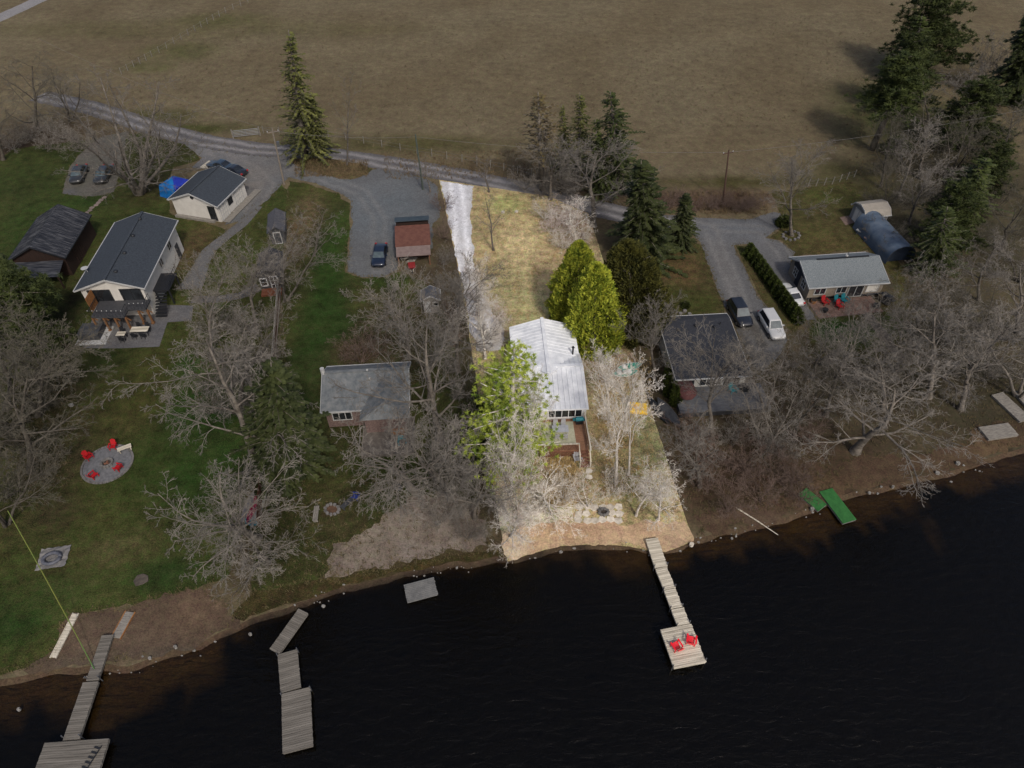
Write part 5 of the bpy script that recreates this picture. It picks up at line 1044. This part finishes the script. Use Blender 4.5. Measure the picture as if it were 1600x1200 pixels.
for k, kw in (('wide', dict(seed=1, clear=.22, r0=.19, ang=(58, 50, 46, 42))), ('wide2', dict(seed=2, clear=.26, r0=.18, ang=(52, 52, 48, 44), wob=.11)), ('up', dict(seed=3, clear=.3, ang=(36, 38, 40, 40), r0=.15)),
              ('up2', dict(seed=4, clear=.35, ang=(40, 42, 42, 40), r0=.14, wob=.1)), ('fork', dict(seed=5, stems=3, clear=.25, n=(10, 8, 6, 4), stem_spread=.32, ratio=(.5, .5, .5, .5))), ('many', dict(seed=6, stems=8, clear=.2, n=(9, 7, 5, 3), stem_spread=.36, ratio=(.4, .46, .5, .5), r0=.2)),
              ('weep', dict(seed=10, clear=.2, r0=.18, ang=(60, 50, 46, 40), weep=.22, wob=.1)), ('weep2', dict(seed=14, clear=.24, r0=.16, ang=(46, 46, 42, 36), weep=.16)), ('thin', dict(seed=7, clear=.25, n=(10, 5, 4, 3), ang=(40, 42, 40, 40), ratio=(.4, .45, .5, .5), r0=.11)), ('brush', dict(seed=8, stems=9, clear=.12, n=(8, 6, 6), ang=(38, 45, 45), stem_spread=.75, ratio=(.5, .5, .5), r0=.11, rmin=.02, wob=.13)),
              ('brush2', dict(seed=9, stems=12, clear=.1, n=(7, 6, 5), ang=(42, 48, 45), stem_spread=.95, ratio=(.5, .5, .5), r0=.1, rmin=.02, wob=.15))):
    A, B = bare_tree(**kw); reg(k, A, B, BARK, TWIG)
for k in ('wide', 'wide2', 'up', 'fork', 'up2', 'weep', 'weep2'): recolor(k, k + '_p', BARK_LIT, TWIG_LIT)
for k in ('wide', 'wide2', 'up', 'fork', 'up2', 'weep', 'thin', 'brush', 'brush2'): recolor(k, k + '_d', BARK_D, TWIG_D)
recolor('brush', 'brush_p', BARK_LIT, TWIG_PINK); recolor('brush2', 'brush2_p', BARK_LIT, TWIG_LIT); recolor('brush', 'brush_r', BARK_RED, BARK_RED); recolor('brush2', 'brush2_r', BARK_RED, BARK_RED); recolor('thin', 'thin_p', BARK, TWIG)

def spruce(seed, rb=2.2, h=10.0, whorls=26, per=9, start=.08, droop=.28, spray=.3, dens=1.6, gap=.12):
    rng = random.Random(seed); A, B = MB(), MB(); A.tube([(0, 0, -.2), (rng.uniform(-.1, .1), 0, h * .5), (0, 0, h)], [.2, .12, .02], 7)
    for k in range(whorls):
        t = start + (1 - start) * (k + rng.uniform(-.3, .3)) / whorls; z = t * h; Lr = rb * (1 - t) ** .8 * rng.uniform(.8, 1.15) + .15
        for j in range(per):
            if rng.random() < gap: continue
            a = 6.2832 * (j + rng.uniform(-.4, .4)) / per + k; L = Lr * rng.uniform(.4, 1.25) * (1 + .3 * noise.noise(Vector((math.cos(a) * 1.5, math.sin(a) * 1.5, t * 5 + seed)))); dz = -droop * L * (1 - t * .9) + (.3 * L if t > .8 else 0)
            tip = Vector((math.cos(a) * L, math.sin(a) * L, z + dz)); base = Vector((0, 0, z)); m_ = base.lerp(tip, .5) + Vector((0, 0, .06 * L))
            if L > .7: A.tube([base, m_, tip], [.035, .025, .012], 3, cap=False)
            ns = max(3, int(L * 9 * dens))
            for i in range(ns):
                f = .2 + .8 * (i + rng.random()) / ns; q = base.lerp(m_, f * 2) if f < .5 else m_.lerp(tip, f * 2 - 1)
                sd = 1 if i % 2 else -1; aa = a + sd * rng.uniform(.4, 1.1); ll = spray * rng.uniform(.6, 1.2) * (1.1 - .5 * f)
                d = Vector((math.cos(aa), math.sin(aa), rng.uniform(-.45, .25))) * ll; w_ = Vector((-d.y, d.x, rng.uniform(-.5, .5) * ll)).normalized() * ll * .3
                B.add([q - w_ * .4, q + w_ * .4, q + d * .6 + w_ + Vector((0, 0, .03)), q + d, q + d * .6 - w_ - Vector((0, 0, .03))], [(0, 1, 2, 3, 4)])
    return A, B
def cedar(seed, rx=2.0, h=6.0, nleaf=9000, top=.5, pw=2.2, ls=1.0):
    rng = random.Random(seed); A, B = MB(), MB(); A.tube([(0, 0, -.2), (0, 0, h * .8)], [.18, .05], 6)
    for i in range(14):
        a = rng.uniform(0, 6.28); z = rng.uniform(.1, .75) * h; A.tube([(0, 0, z), (math.cos(a) * rx * .6, math.sin(a) * rx * .6, z + .8)], [.05, .015], 3, cap=False)
    for i in range(nleaf):
        t = rng.random() ** 1.15; z = t * h; a = rng.uniform(0, 6.2832)
        prof = (1 - t ** pw) ** top * (.82 + .18 * min(1, t * 5)); lump = 1 + .42 * noise.noise(Vector((math.cos(a) * 2.1, math.sin(a) * 2.1, z * .9 + seed))) + .24 * noise.noise(Vector((math.cos(a) * 6, math.sin(a) * 6, z * 2.2 + seed)))
        r_ = rx * prof * lump * rng.uniform(.72, 1.02); q = Vector((math.cos(a) * r_, math.sin(a) * r_, z)); sz = rng.uniform(.12, .24) * ls
        o = Vector((math.cos(a), math.sin(a), 0)); d = (o * rng.uniform(.2, .9) + Vector((rng.gauss(0, .3), rng.gauss(0, .3), rng.uniform(.3, 1.0)))).normalized() * sz * 1.5; w_ = d.cross(Vector((rng.gauss(0, 1), rng.gauss(0, 1), rng.gauss(0, 1)))).normalized() * sz * .42
        B.add([q - w_, q + w_, q + d + w_ * .3, q + d - w_ * .3], [(0, 1, 2, 3)])
    return A, B
def pine(seed, h=10.0, spread=3.2, limbs=60, start=.16, clump=.29, blades=30, bw=.017):
    rng = random.Random(seed); A, B = MB(), MB(); A.tube([(0, 0, -.2), (.1, .1, h * .5), (0, 0, h * .97)], [.26, .16, .03], 8)
    for k in range(limbs):
        t = start + (1 - start) * (k + rng.uniform(0, .8)) / limbs; a = k * 2.4 + rng.uniform(-.4, .4); L = spread * (1 - .75 * t) * rng.uniform(.6, 1.2); z = t * h
        base = Vector((0, 0, z)); tip = Vector((math.cos(a) * L, math.sin(a) * L, z + L * rng.uniform(.05, .4))); A.tube([base, base.lerp(tip, .5) + Vector((0, 0, -.05)), tip], [.07, .045, .015], 4, cap=False)
        nc = max(3, int(L * 14))
        for c in range(nc):
            f = .3 + .72 * c / nc; q0 = base.lerp(tip, min(1, f)) + Vector((rng.gauss(0, .42), rng.gauss(0, .42), rng.gauss(.08, .2))) * min(1, L * .6)
            for b_ in range(blades):
                d = Vector((rng.gauss(0, 1), rng.gauss(0, 1), rng.gauss(.35, .7))).normalized() * clump * rng.uniform(.35, .75); w_ = d.cross(Vector((rng.gauss(0, 1), rng.gauss(0, 1), rng.gauss(0, 1)))).normalized() * bw
                q = q0 + d * .1; B.add([q - w_, q + w_, q + d], [(0, 1, 2)])
    return A, B
A, B = spruce(11, 2.1); reg('spruce', A, B, BARK, SPRUCE); A, B = spruce(12, 2.6, droop=.2); reg('spruce2', A, B, BARK, SPRUCE_D); A, B = spruce(13, 2.2, whorls=20, per=7, start=.4, droop=.05, gap=.3, dens=.8); reg('thinspruce', A, B, BARK, SPRUCE_R)
A, B = spruce(14, 2.4, start=.03, whorls=32, per=13, droop=.3, dens=2.2, spray=.36); reg('spruce3', A, B, BARK, leafmat('deep_spruce_needles', s(30, 38, 16), s(62, 68, 34)))
A, B = pine(33, spread=3.4, limbs=44, start=.42, blades=26, clump=.5, bw=.034); reg('toppine', A, B, BARK_LIT, SPRUCE_D); PROTO['toppine'][0].materials[0] = BARK
A, B = cedar(21, 2.2, 6.5, 30000, .62, 1.7, .62); reg('cedar_b', A, B, BARK, CEDAR_B); A, B = cedar(22, 2.4, 6.5, 30000, .6, 1.9, .62); reg('cedar_d', A, B, BARK, CEDAR_D); A, B = cedar(23, .8, 2.6, 1500, .9, 1.3); reg('hedge', A, B, BARK, HEDGE)
A, B = cedar(24, 1.0, 1.3, 1500, .5); reg('shrub', A, B, BARK, SHRUB)
A, B = pine(31); reg('pine_b', A, B, BARK_LIT, PINE_B); A, B = pine(32, spread=3.6, limbs=52, start=.08, blades=26, clump=.5, bw=.034); reg('pine_d', A, B, BARK, SPRUCE_D)

TREES = []
def tree(key, label, base, top, w_px=None, lean=0.0, name=None, group=None, cat='tree', rot=None, crown='branches'):
    """base and top as measured in the photograph; lean = metres the top stands nearer (-) or farther (+) than the base"""
    b = G(*base); yy = b.y + lean; z = max(.8, zfor(yy, top[1])); d = ray(*top); x = yy / d.y * d.x
    v = Vector((x - b.x, yy - b.y, z)); a, m, r_, h_, *mats = PROTO[key]; sz = v.length / h_
    sxy = sz if not w_px else max(.45 * sz, min(2.6 * sz, w_px / ppm(*base) / 2 / r_))
    rng = random.Random(int(base[0] * 7 + base[1])); rz = rng.uniform(0, 6.28) if rot is None else rot
    t = thing(name or 'bare_tree', label, cat, (b.x, b.y, 0), 0, group)
    t.rotation_mode = 'QUATERNION'; t.rotation_quaternion = Vector((0, 0, 1)).rotation_difference(v.normalized()) @ Quaternion((0, 0, 1), rz); t.scale = (sxy, sxy, sz)
    for j, (nm, me) in enumerate((('trunk', a), ('crown', m))):
        o = bpy.data.objects.new(nm, me); C.objects.link(o); o.parent = t
        if mats: o.material_slots[0].link = 'OBJECT'; o.material_slots[0].material = mats[j]
    return t
# evergreens
N = 'spruce_tree'
tree('spruce', 'tall lone spruce standing on the grass island by the road', (478, 246), (452, 56), 78, name=N); tree('spruce', 'shorter spruce hidden behind the tall lone spruce', (496, 244), (486, 150), 50, name=N)
tree('thinspruce', 'thin rusty-needled conifer by the field edge', (848, 296), (841, 148), 66, name=N); tree('spruce', 'slim green conifer next to the rusty one', (904, 280), (906, 150), 56, name=N); tree('spruce', 'small green conifer between the rusty and slim conifers', (882, 270), (878, 168), 40, name=N); tree('spruce2', 'broad dark spruce at the right end of the roadside conifers', (968, 300), (954, 147), 82, name=N); tree('spruce2', 'lower spruce filling the gap below the broad dark spruce', (940, 300), (930, 190), 60, name=N)
tree('spruce3', 'dense dark spruce between the brightened lot and the right drive', (1008, 408), (1002, 256), 92, name=N); tree('spruce3', 'small blue-green spruce at the drive entrance', (1060, 384), (1073, 304), 46, name=N)
N = 'pine_tree'; GP = 'evergreens at the upper right field corner'
tree('pine_d', 'large dark pine at the top of the field corner row', (1444, 118), (1466, -30), 112, name=N); tree('pine_d', 'bushy pine in the middle of the field corner row', (1406, 176), (1430, 56), 84, name=N); tree('toppine', 'leaning pine with bare pale lower trunk at the field corner', (1362, 234), (1424, 84), 84, name=N); tree('spruce2', 'dark pine crowding the large one at the field corner', (1420, 130), (1440, 28), 70, name=N)
tree('spruce3', 'dark pine cut by the right picture edge above the brush', (1590, 160), (1612, 20), 80, name=N); tree('pine_d', 'round yellowish pine among grey trees at the right', (1500, 232), (1545, 124), 100, name=N)
for i, (b_, t_, w_) in enumerate((((1500, 330), (1540, 250), 80), ((1474, 390), (1509, 285), 84), ((1456, 428), (1480, 326), 74), ((1530, 300), (1570, 225), 70))): tree('pine_d' if i % 2 else 'spruce2', ['pointed dark spruce in the middle of the evergreen row', 'broad dark pine in the middle of the evergreen row', 'pointed dark spruce beside the arched end of the fabric shelter', 'dark pine at the uphill end of the evergreen row'][i], b_, t_, w_, name=N, group='evergreen row behind the shelter')
tree('spruce3', 'wide drooping spruce beside the grey-roofed cottage', (448, 740), (424, 572), 124, name='spruce_tree')
tree('pine_d', 'dark evergreen at the left edge beside the barn', (28, 540), (14, 420), 130, name='pine_tree'); tree('spruce3', 'dark spruce behind the left edge evergreen', (-6, 500), (-8, 400), 90, name='spruce_tree')
tree('pine_b', 'bright yellow-green pine leaning over the white metal roof', (794, 742), (804, 544), 132, name='pine_tree'); tree('pine_b', 'smaller bright pine at the left boundary of the brightened lot', (778, 704), (774, 572), 70, name='pine_tree'); tree('pine_b', 'low bright young pine by the deck', (812, 726), (812, 630), 56, name='pine_tree')
tree('cedar_b', 'bright green round cedar at the top of the cedar clump', (898, 500), (906, 378), 78, name='cedar_tree'); tree('cedar_b', 'bright yellow-green cedar below the round one', (928, 540), (932, 412), 86, name='cedar_tree'); tree('cedar_b', 'small bright cedar next to the dish mast', (908, 530), (906, 470), 40, name='cedar_tree')
tree('cedar_d', 'broad dark olive cedar just outside the brightened lot', (992, 516), (978, 378), 106, name='cedar_tree'); tree('cedar_d', 'lower dark cedar beside the broad one', (1004, 512), (1000, 440), 50, name='cedar_tree')
for i in range(13):
    f_ = i / 12; tree('hedge', 'small dense cedar in the hedge row along the right drive', (1172 + 74 * f_, 398 + 104 * f_), (1173 + 74 * f_, 380 + 100 * f_), 21, name='hedge_cedar', group='cedar hedge row', cat='hedge')
for i, (u, v, t_, w_) in enumerate(((1046, 618, 582, 18), (1056, 632, 596, 18), (1044, 596, 566, 16))): tree('hedge', 'slim green cedar by the maroon umbrella', (u, v), (u, t_), w_, name='small_cedar', group='slim cedars by the deck')
for i, (u, v, w_, lb) in enumerate(((1044, 482, 14, 'low green shrub in the stone bed on the lawn'), (1072, 480, 14, 'round green shrub at the end of the stone bed'), (748, 668, 60, 'dark green bush outside the left lot boundary'), (745, 715, 50, 'dark green bush below the larger one at the lot boundary'), (1400, 240, 40, 'low green bush under the leaning pine'), (1225, 352, 24, 'green bush at the foot of the ringed tree'))): tree('shrub', lb, (u, v), (u, v - w_ * .62), w_, name='green_shrub', cat='shrub')
stones('rock_bed', 'low stone bed with two shrubs above the black roof', 'rock bed', [(1042 + i * 7, 487 + (i % 2) * 4, 3.5) for i in range(6)], STONEG, 15, .22, .0)
stones('tree_ring', 'ring of stones round the bare tree at the right drive', 'stone ring', [(1236 + 13 * math.cos(a), 369 + 7 * math.sin(a), 2.6) for a in [6.2832 * i / 11 for i in range(11)]], STONEG, 16, .25, .0)
# leafless trees outside the lot
T = tree
T('many', 'large many-stemmed leafless tree fanning out beside the parking pad', (218, 302), (188, 128), 220)
T('weep', 'leafless tree leaning left over the green lawn', (398, 728), (322, 500), 230); T('wide2', 'leafless tree behind the one leaning over the lawn', (372, 640), (330, 440), 190); T('up', 'slender leafless tree between the playhouse and patio', (330, 560), (318, 400), 130); T('up2', 'leafless tree beside the gravel path bend', (400, 520), (392, 360), 120); T('fork', 'forked leafless tree next to the grey garden shed', (446, 470), (470, 340), 130); T('thin', 'thin leafless tree on the lawn beside the mid driveway', (490, 400), (492, 310), 70)
T('weep', 'leafless tree drooping over the beach end by the kayak rack', (404, 842), (330, 812), 210, lean=-6.5); T('weep2', 'leafless tree leaning over the grassy bank by the floating docks', (420, 880), (400, 850), 170, lean=-5.5)
T('wide2', 'big leafless tree with thick trunk beside the sand patch', (704, 782), (640, 560), 270); T('wide', 'big leafless tree close behind the grey-roofed cottage wall', (688, 690), (694, 470), 230); T('up', 'leafless tree above the white-front shed', (640, 560), (626, 420), 150); T('up2', 'leafless tree at the lot boundary by the white-front shed', (716, 580), (706, 400), 130); T('weep', 'leafless tree spreading over the brown deck', (650, 770), (590, 700), 210, lean=-3); T('brush_r', 'rusty leafless shrub behind the grey-roofed cottage', (566, 566), (566, 516), 90, name='bare_shrub', cat='shrub')
T('up', 'leafless tree at the right corner of the cottage', (668, 640), (676, 500), 120); T('weep2', 'leafless tree overhanging the small shoreline raft', (742, 810), (736, 700), 160, lean=-2)
T('thin', 'thin leafless tree at the tip of the grass island', (542, 258), (532, 106), 50); T('thin', 'small leafless tree by the greenish pole', (672, 300), (664, 236), 46)
T('wide', 'large grey leafless tree beside the road at the lot corner', (926, 352), (916, 214), 170); T('up', 'grey leafless tree beside the rusty conifer', (860, 312), (852, 210), 120); T('brush', 'low grey thicket by the roadside conifers', (880, 300), (880, 258), 80, name='bare_shrub', cat='shrub'); T('thin', 'small leafless tree at the lot edge by the road', (764, 300), (766, 240), 60)
T('up2', 'leafless tree with a ring of stones at the right drive', (1237, 368), (1228, 226), 110)
T('up', 'leafless tree against the black roof beside the dark cedar', (1024, 596), (1010, 476), 110); T('up2', 'leafless tree in front of the black-roofed house', (1112, 690), (1120, 500), 170); T('fork', 'leafless tree at the corner of the grey deck', (1196, 640), (1200, 520), 130); T('wide2', 'leafless tree leaning from the bank towards the brightened lot', (1094, 760), (1130, 620), 180)
T('wide', 'thick-trunked leafless tree leaning right from the mossy bank', (1336, 706), (1440, 560), 250); T('up', 'upright leafless tree beside the thick leaning one', (1290, 650), (1322, 480), 150); T('wide2', 'leafless tree at the lawn end of the paver path', (1270, 590), (1266, 480), 130); T('fork', 'leafless tree beside the paver path', (1400, 580), (1400, 460), 140)
GT = 'leafless wood along the right shore'
for i, (b_, t_, w_) in enumerate((((1450, 620), (1470, 470), 170), ((1500, 640), (1530, 490), 180), ((1545, 560), (1570, 410), 150), ((1590, 620), (1620, 470), 170), ((1480, 540), (1500, 400), 130), ((1440, 540), (1440, 440), 120), ((1590, 520), (1620, 380), 130), ((1530, 470), (1550, 370), 100), ((1380, 640), (1400, 540), 150), ((1240, 680), (1256, 570), 150), ((1200, 700), (1210, 600), 140))): T(['weep', 'up', 'wide2_d', 'fork', 'weep2', 'up2_d', 'wide'][i % 7], 'leafless grey tree in the wood along the right shore', b_, t_, w_, group=GT)
GU = 'leafless trees behind the shelter'
for i, (b_, t_, w_) in enumerate((((1376, 292), (1404, 180), 90), ((1404, 310), (1432, 190), 90), ((1440, 280), (1470, 160), 110), ((1486, 270), (1520, 170), 100), ((1560, 260), (1600, 170), 110), ((1420, 350), (1450, 250), 90), ((1560, 390), (1590, 290), 110), ((1590, 440), (1620, 330), 110), ((1380, 340), (1396, 250), 60), ((1500, 210), (1530, 110), 90), ((1450, 225), (1470, 130), 100))): T(['up_d', 'up2', 'thin_d', 'fork_d'][i % 4], 'leafless grey tree in the stand behind the fabric shelter', b_, t_, w_, group=GU)
T('brush', 'wide leafless bush in the field corner by the edge pine', (1545, 130), (1552, 60), 90, name='bare_shrub', cat='shrub')
GL = 'leafless trees at the left edge'
for i, (b_, t_, w_) in enumerate((((48, 736), (14, 560), 190), ((60, 650), (60, 500), 170), ((10, 640), (-20, 480), 170), ((10, 820), (-30, 680), 170), ((-10, 720), (-50, 560), 180), ((6, 250), (-10, 150), 110), ((60, 205), (50, 90), 110), ((110, 190), (100, 100), 100))): T(['wide_d', 'up_d', 'weep_d', 'fork_d'][i % 4], ['dark leafless tree at the lawn edge level with the fire pit patio', 'dark upright leafless tree below the left-edge evergreen', 'drooping dark leafless tree behind the fire-pit-side trees', 'forked dark leafless tree where the green rope is tied', 'dark leafless tree behind the rope tree', 'dark leafless tree at the far edge of the parking pad lawn', 'drooping dark leafless tree where the road leaves the picture', 'forked dark leafless tree beside the road beyond the parking pad'][i], b_, t_, w_, group=GL if i < 5 else 'leafless trees at the upper left')
# brush
rng = random.Random(12)
def brush(keys, label, group, spots, name='bare_shrub'):
    for u, v, w_, h_ in spots: T(rng.choice(keys), label, (u, v), (u + rng.uniform(-5, 5), v - h_), w_, name=name, group=group, cat='shrub')
brush(('brush_r', 'brush2_r'), 'reddish-brown leafless bush between the field and the right drive', 'red brush by the field', [(1045 + i * 16 + rng.uniform(-5, 5), 326 + rng.uniform(-10, 6), 36, 22) for i in range(10)])
brush(('brush_r', 'brush2', 'brush_r'), 'tangled leafless bush on the bank right of the brightened lot', 'brush on the right bank', [(1085 + i * 15 + rng.uniform(-8, 8), 690 + (i % 4) * 32 + rng.uniform(-12, 12), 80, 38) for i in range(13)])
brush(('brush_d', 'brush2'), 'tangled leafless bush under the right shore wood', 'brush under the right shore wood', [(1300 + (i % 7) * 46 + rng.uniform(-14, 14), 530 + (i // 7) * 64 + rng.uniform(-14, 14), 70, 30) for i in range(14) if i not in (0, 1, 2)])
brush(('brush', 'brush_r'), 'low leafless bush along the lot boundary below the red-roofed shed', 'brush along the left lot boundary', [(690 + i * 3, 330 + i * 42, 44, 28) for i in range(8)])
brush(('brush_d', 'brush2_d'), 'tangled leafless bush at the left lawn edge', 'brush at the left edge', [(15 + (i % 3) * 26, 560 + i * 36, 80, 36) for i in range(7)])
brush(('brush', 'brush2'), 'leafless bush among the trees between patio and fence', 'brush between patio and fence', [(330 + (i % 3) * 36, 520 + (i // 3) * 42, 70, 34) for i in range(12)])
brush(('brush', 'brush2'), 'leafless bush at the upper left roadside', 'brush at the upper left', [(20 + i * 26, 232 - (i % 2) * 16, 60, 30) for i in range(5)])
brush(('brush', 'brush2'), 'leafless bush under the roadside conifers', 'brush under the conifers', [(820 + i * 24, 296 + (i % 2) * 10, 56, 30) for i in range(5)])
brush(('brush', 'brush2'), 'leafless bush under the trees beside the sand patch', 'brush beside the sand patch', [(690 + (i % 2) * 40, 720 + i * 24, 70, 34) for i in range(6)])
brush(('brush_d', 'brush2_d'), 'grey leafless bush under the stand behind the shelter', 'brush behind the shelter', [(1380 + (i % 5) * 44, 270 + (i // 5) * 56, 70, 34) for i in range(14)])
# leafless trees and brush of the middle lot: highlight painted into bark and twigs
T('wide2_p', 'brightened leafless tree in front of the bright pine', (798, 772), (796, 590), 100); T('up_p', 'brightened leafless tree nearest the deck', (822, 748), (832, 572), 72); T('fork_p', 'pale forked leafless tree below the bright pine', (808, 800), (806, 700), 90, lean=-2)
T('weep_p', 'pale leafless tree arching over the sand below the deck', (838, 778), (866, 800), 110, lean=-5); T('weep_p', 'pale leafless tree drooping over the water at the lot corner', (798, 838), (812, 806), 84, lean=-5)
T('up_p', 'tall pale leafless tree beside the pedal boat', (962, 756), (962, 566), 110); T('up2_p', 'pale leafless tree right of the tall one', (982, 742), (990, 566), 76); T('weep2_p', 'pale leafless tree leaning right beside the flagstone patio', (994, 806), (1026, 706), 100); T('fork_p', 'pale leafless tree next to the stepping stones', (918, 792), (908, 744), 70); T('weep_p', 'pale leafless tree at the shore by the dock', (1028, 812), (1036, 730), 84, lean=-1); 
T('weep_p', 'pale drooping leafless tree above the brightened drive end', (756, 530), (744, 424), 76); T('up_p', 'pale slender leafless tree beside the watercraft', (952, 640), (948, 548), 76); T('wide_p', 'pale leafless tree in the upper lot corner thicket', (900, 374), (890, 318), 90); T('wide_p', 'pale leafless tree spreading over the brightened drive', (758, 560), (754, 440), 80); T('up2_p', 'pale leafless tree beside the brightened drive bend', (744, 500), (742, 400), 56); T('thin', 'small dark leafless tree on the brightened lawn near the road', (772, 392), (770, 296), 60)
brush(('brush_p', 'brush2_p'), 'pale pinkish thicket in the upper corner of the brightened lot', 'pale thicket at the lot corner', [(862, 362, 70, 36), (890, 352, 70, 34), (905, 376, 50, 32), (880, 388, 54, 30), (850, 342, 46, 26)])
brush(('brush2_p', 'brush_p'), 'pale tangled bush among the shore trees of the brightened lot', 'pale brush on the straw lot', [(945, 590, 50, 24), (950, 655, 50, 24), (945, 700, 50, 24), (840, 795, 60, 26), (880, 780, 60, 26), (800, 820, 60, 28), (1020, 780, 60, 30), (960, 770, 60, 26), (770, 530, 50, 30), (742, 470, 40, 28), (752, 500, 44, 30), (762, 548, 50, 30), (736, 440, 34, 24), (780, 505, 40, 26)])
# dead grass and weeds: uncountable
def tufts(name, areas, m, seed, n_, hgt=.22, parent=None):
    rng = random.Random(seed); b = MB()
    for _ in range(n_):
        u0, v0, u1, v1 = rng.choice(areas); p = G(rng.uniform(u0, u1), rng.uniform(v0, v1), .03)
        if p.y < water_edge_y(p.x) + .3: continue
        for k in range(5):
            a = rng.uniform(0, 6.28); q = p + Vector((rng.gauss(0, .1), rng.gauss(0, .1), 0)); d = Vector((math.cos(a) * .6, math.sin(a) * .6, rng.uniform(.5, 1.2))) * hgt * rng.uniform(.6, 1.3); w_ = Vector((-d.y, d.x, 0)).normalized() * .028
            b.add([q - w_, q + w_, q + d], [(0, 1, 2)])
    o = b.build(name, m); o['kind'] = 'stuff'; o['label'] = name.replace('_', ' ') + ' scattered over the ground'; o['category'] = 'grass'; return o
tufts('brightened_lot_grass', [(740, 300, 880, 500), (930, 560, 1020, 780), (860, 715, 900, 790), (930, 560, 990, 700)], mat('brightened_lot_blades', s(150, 124, 76), s(196, 172, 122), .8, .95), 1, 3800)  # blades coloured as bright as the highlighted lot's lawn
tufts('roadside_weeds', [(460, 250, 575, 276), (1040, 300, 1200, 335), (600, 236, 840, 280), (1320, 120, 1580, 300)], mat('weed_blades', s(80, 66, 48), s(112, 96, 68), .8, .95), 2, 3500, .35)
tufts('bank_grass', [(1050, 690, 1300, 800), (1300, 560, 1600, 700), (400, 700, 760, 900), (640, 430, 715, 600), (0, 520, 110, 760), (300, 440, 430, 640)], mat('bank_blades', s(62, 56, 34), s(96, 84, 58), .8, .95), 3, 5000, .22)

# small pale stones and foam-white pebbles strewn along the waterline: uncountable
def pebbles():
    rng = random.Random(44); b = MB()
    for _ in range(330):
        x = rng.uniform(-36, 52)
        dens = noise.noise(Vector((x * .22, 3.1, 0)))
        if dens < rng.uniform(-.35, .45): continue
        y = water_edge_y(x) + rng.gauss(-.35, .3); r_ = abs(rng.gauss(.02, .045)) + .025; k = 5; a0 = rng.uniform(0, 6)
        z = -.24 if y < water_edge_y(x) - .1 else 0.0
        poly = [(x + r_ * rng.uniform(.7, 1.4) * math.cos(a0 + 1.2566 * i), y + r_ * rng.uniform(.5, 1) * math.sin(a0 + 1.2566 * i)) for i in range(k)]
        b.prism(poly, z - .1, z + r_ * .8)
    o = b.build('shore_pebbles', MATS['light_rock']); o['kind'] = 'stuff'; o['label'] = 'pale pebbles strewn along the waterline'; o['category'] = 'pebbles'
pebbles()

def edge_weeds():
    rng = random.Random(8); b = MB()
    for name, rg in RINGS:
        if name in ('lot_driveway', 'sandy_shore'): continue
        for q0, q1 in zip(rg, rg[1:] + rg[:1]):
            if not (-75 < q0.x < 75 and 8 < q0.y < 150): continue
            for _ in range(2 if q0.y < 80 else 1):
                q = q0.lerp(q1, rng.random()); x, y = q.x + rng.gauss(0, .22), q.y + rng.gauss(0, .22)
                if y < water_edge_y(x) + .3: continue
                for k in range(4):
                    a = rng.uniform(0, 6.28); o = Vector((x + rng.gauss(0, .1), y + rng.gauss(0, .1), .01)); d = Vector((math.cos(a), math.sin(a), rng.uniform(.5, 1.2))) * rng.uniform(.08, .24); w_ = Vector((-d.y, d.x, 0)).normalized() * .035
                    b.add([o - w_, o + w_, o + d], [(0, 1, 2)])
    o = b.build('edge_weeds', mat('edge_weed_blades', s(58, 56, 30), s(98, 86, 58), .5, .95)); o['kind'] = 'stuff'; o['label'] = 'weeds along the edges of lawns and gravel'; o['category'] = 'grass'
edge_weeds()
tufts('field_tufts', [(200, 20, 1380, 200), (200, 20, 1380, 240)], mat('field_blades', s(84, 74, 52), s(122, 110, 84), .6, .95), 6, 5200, .3)
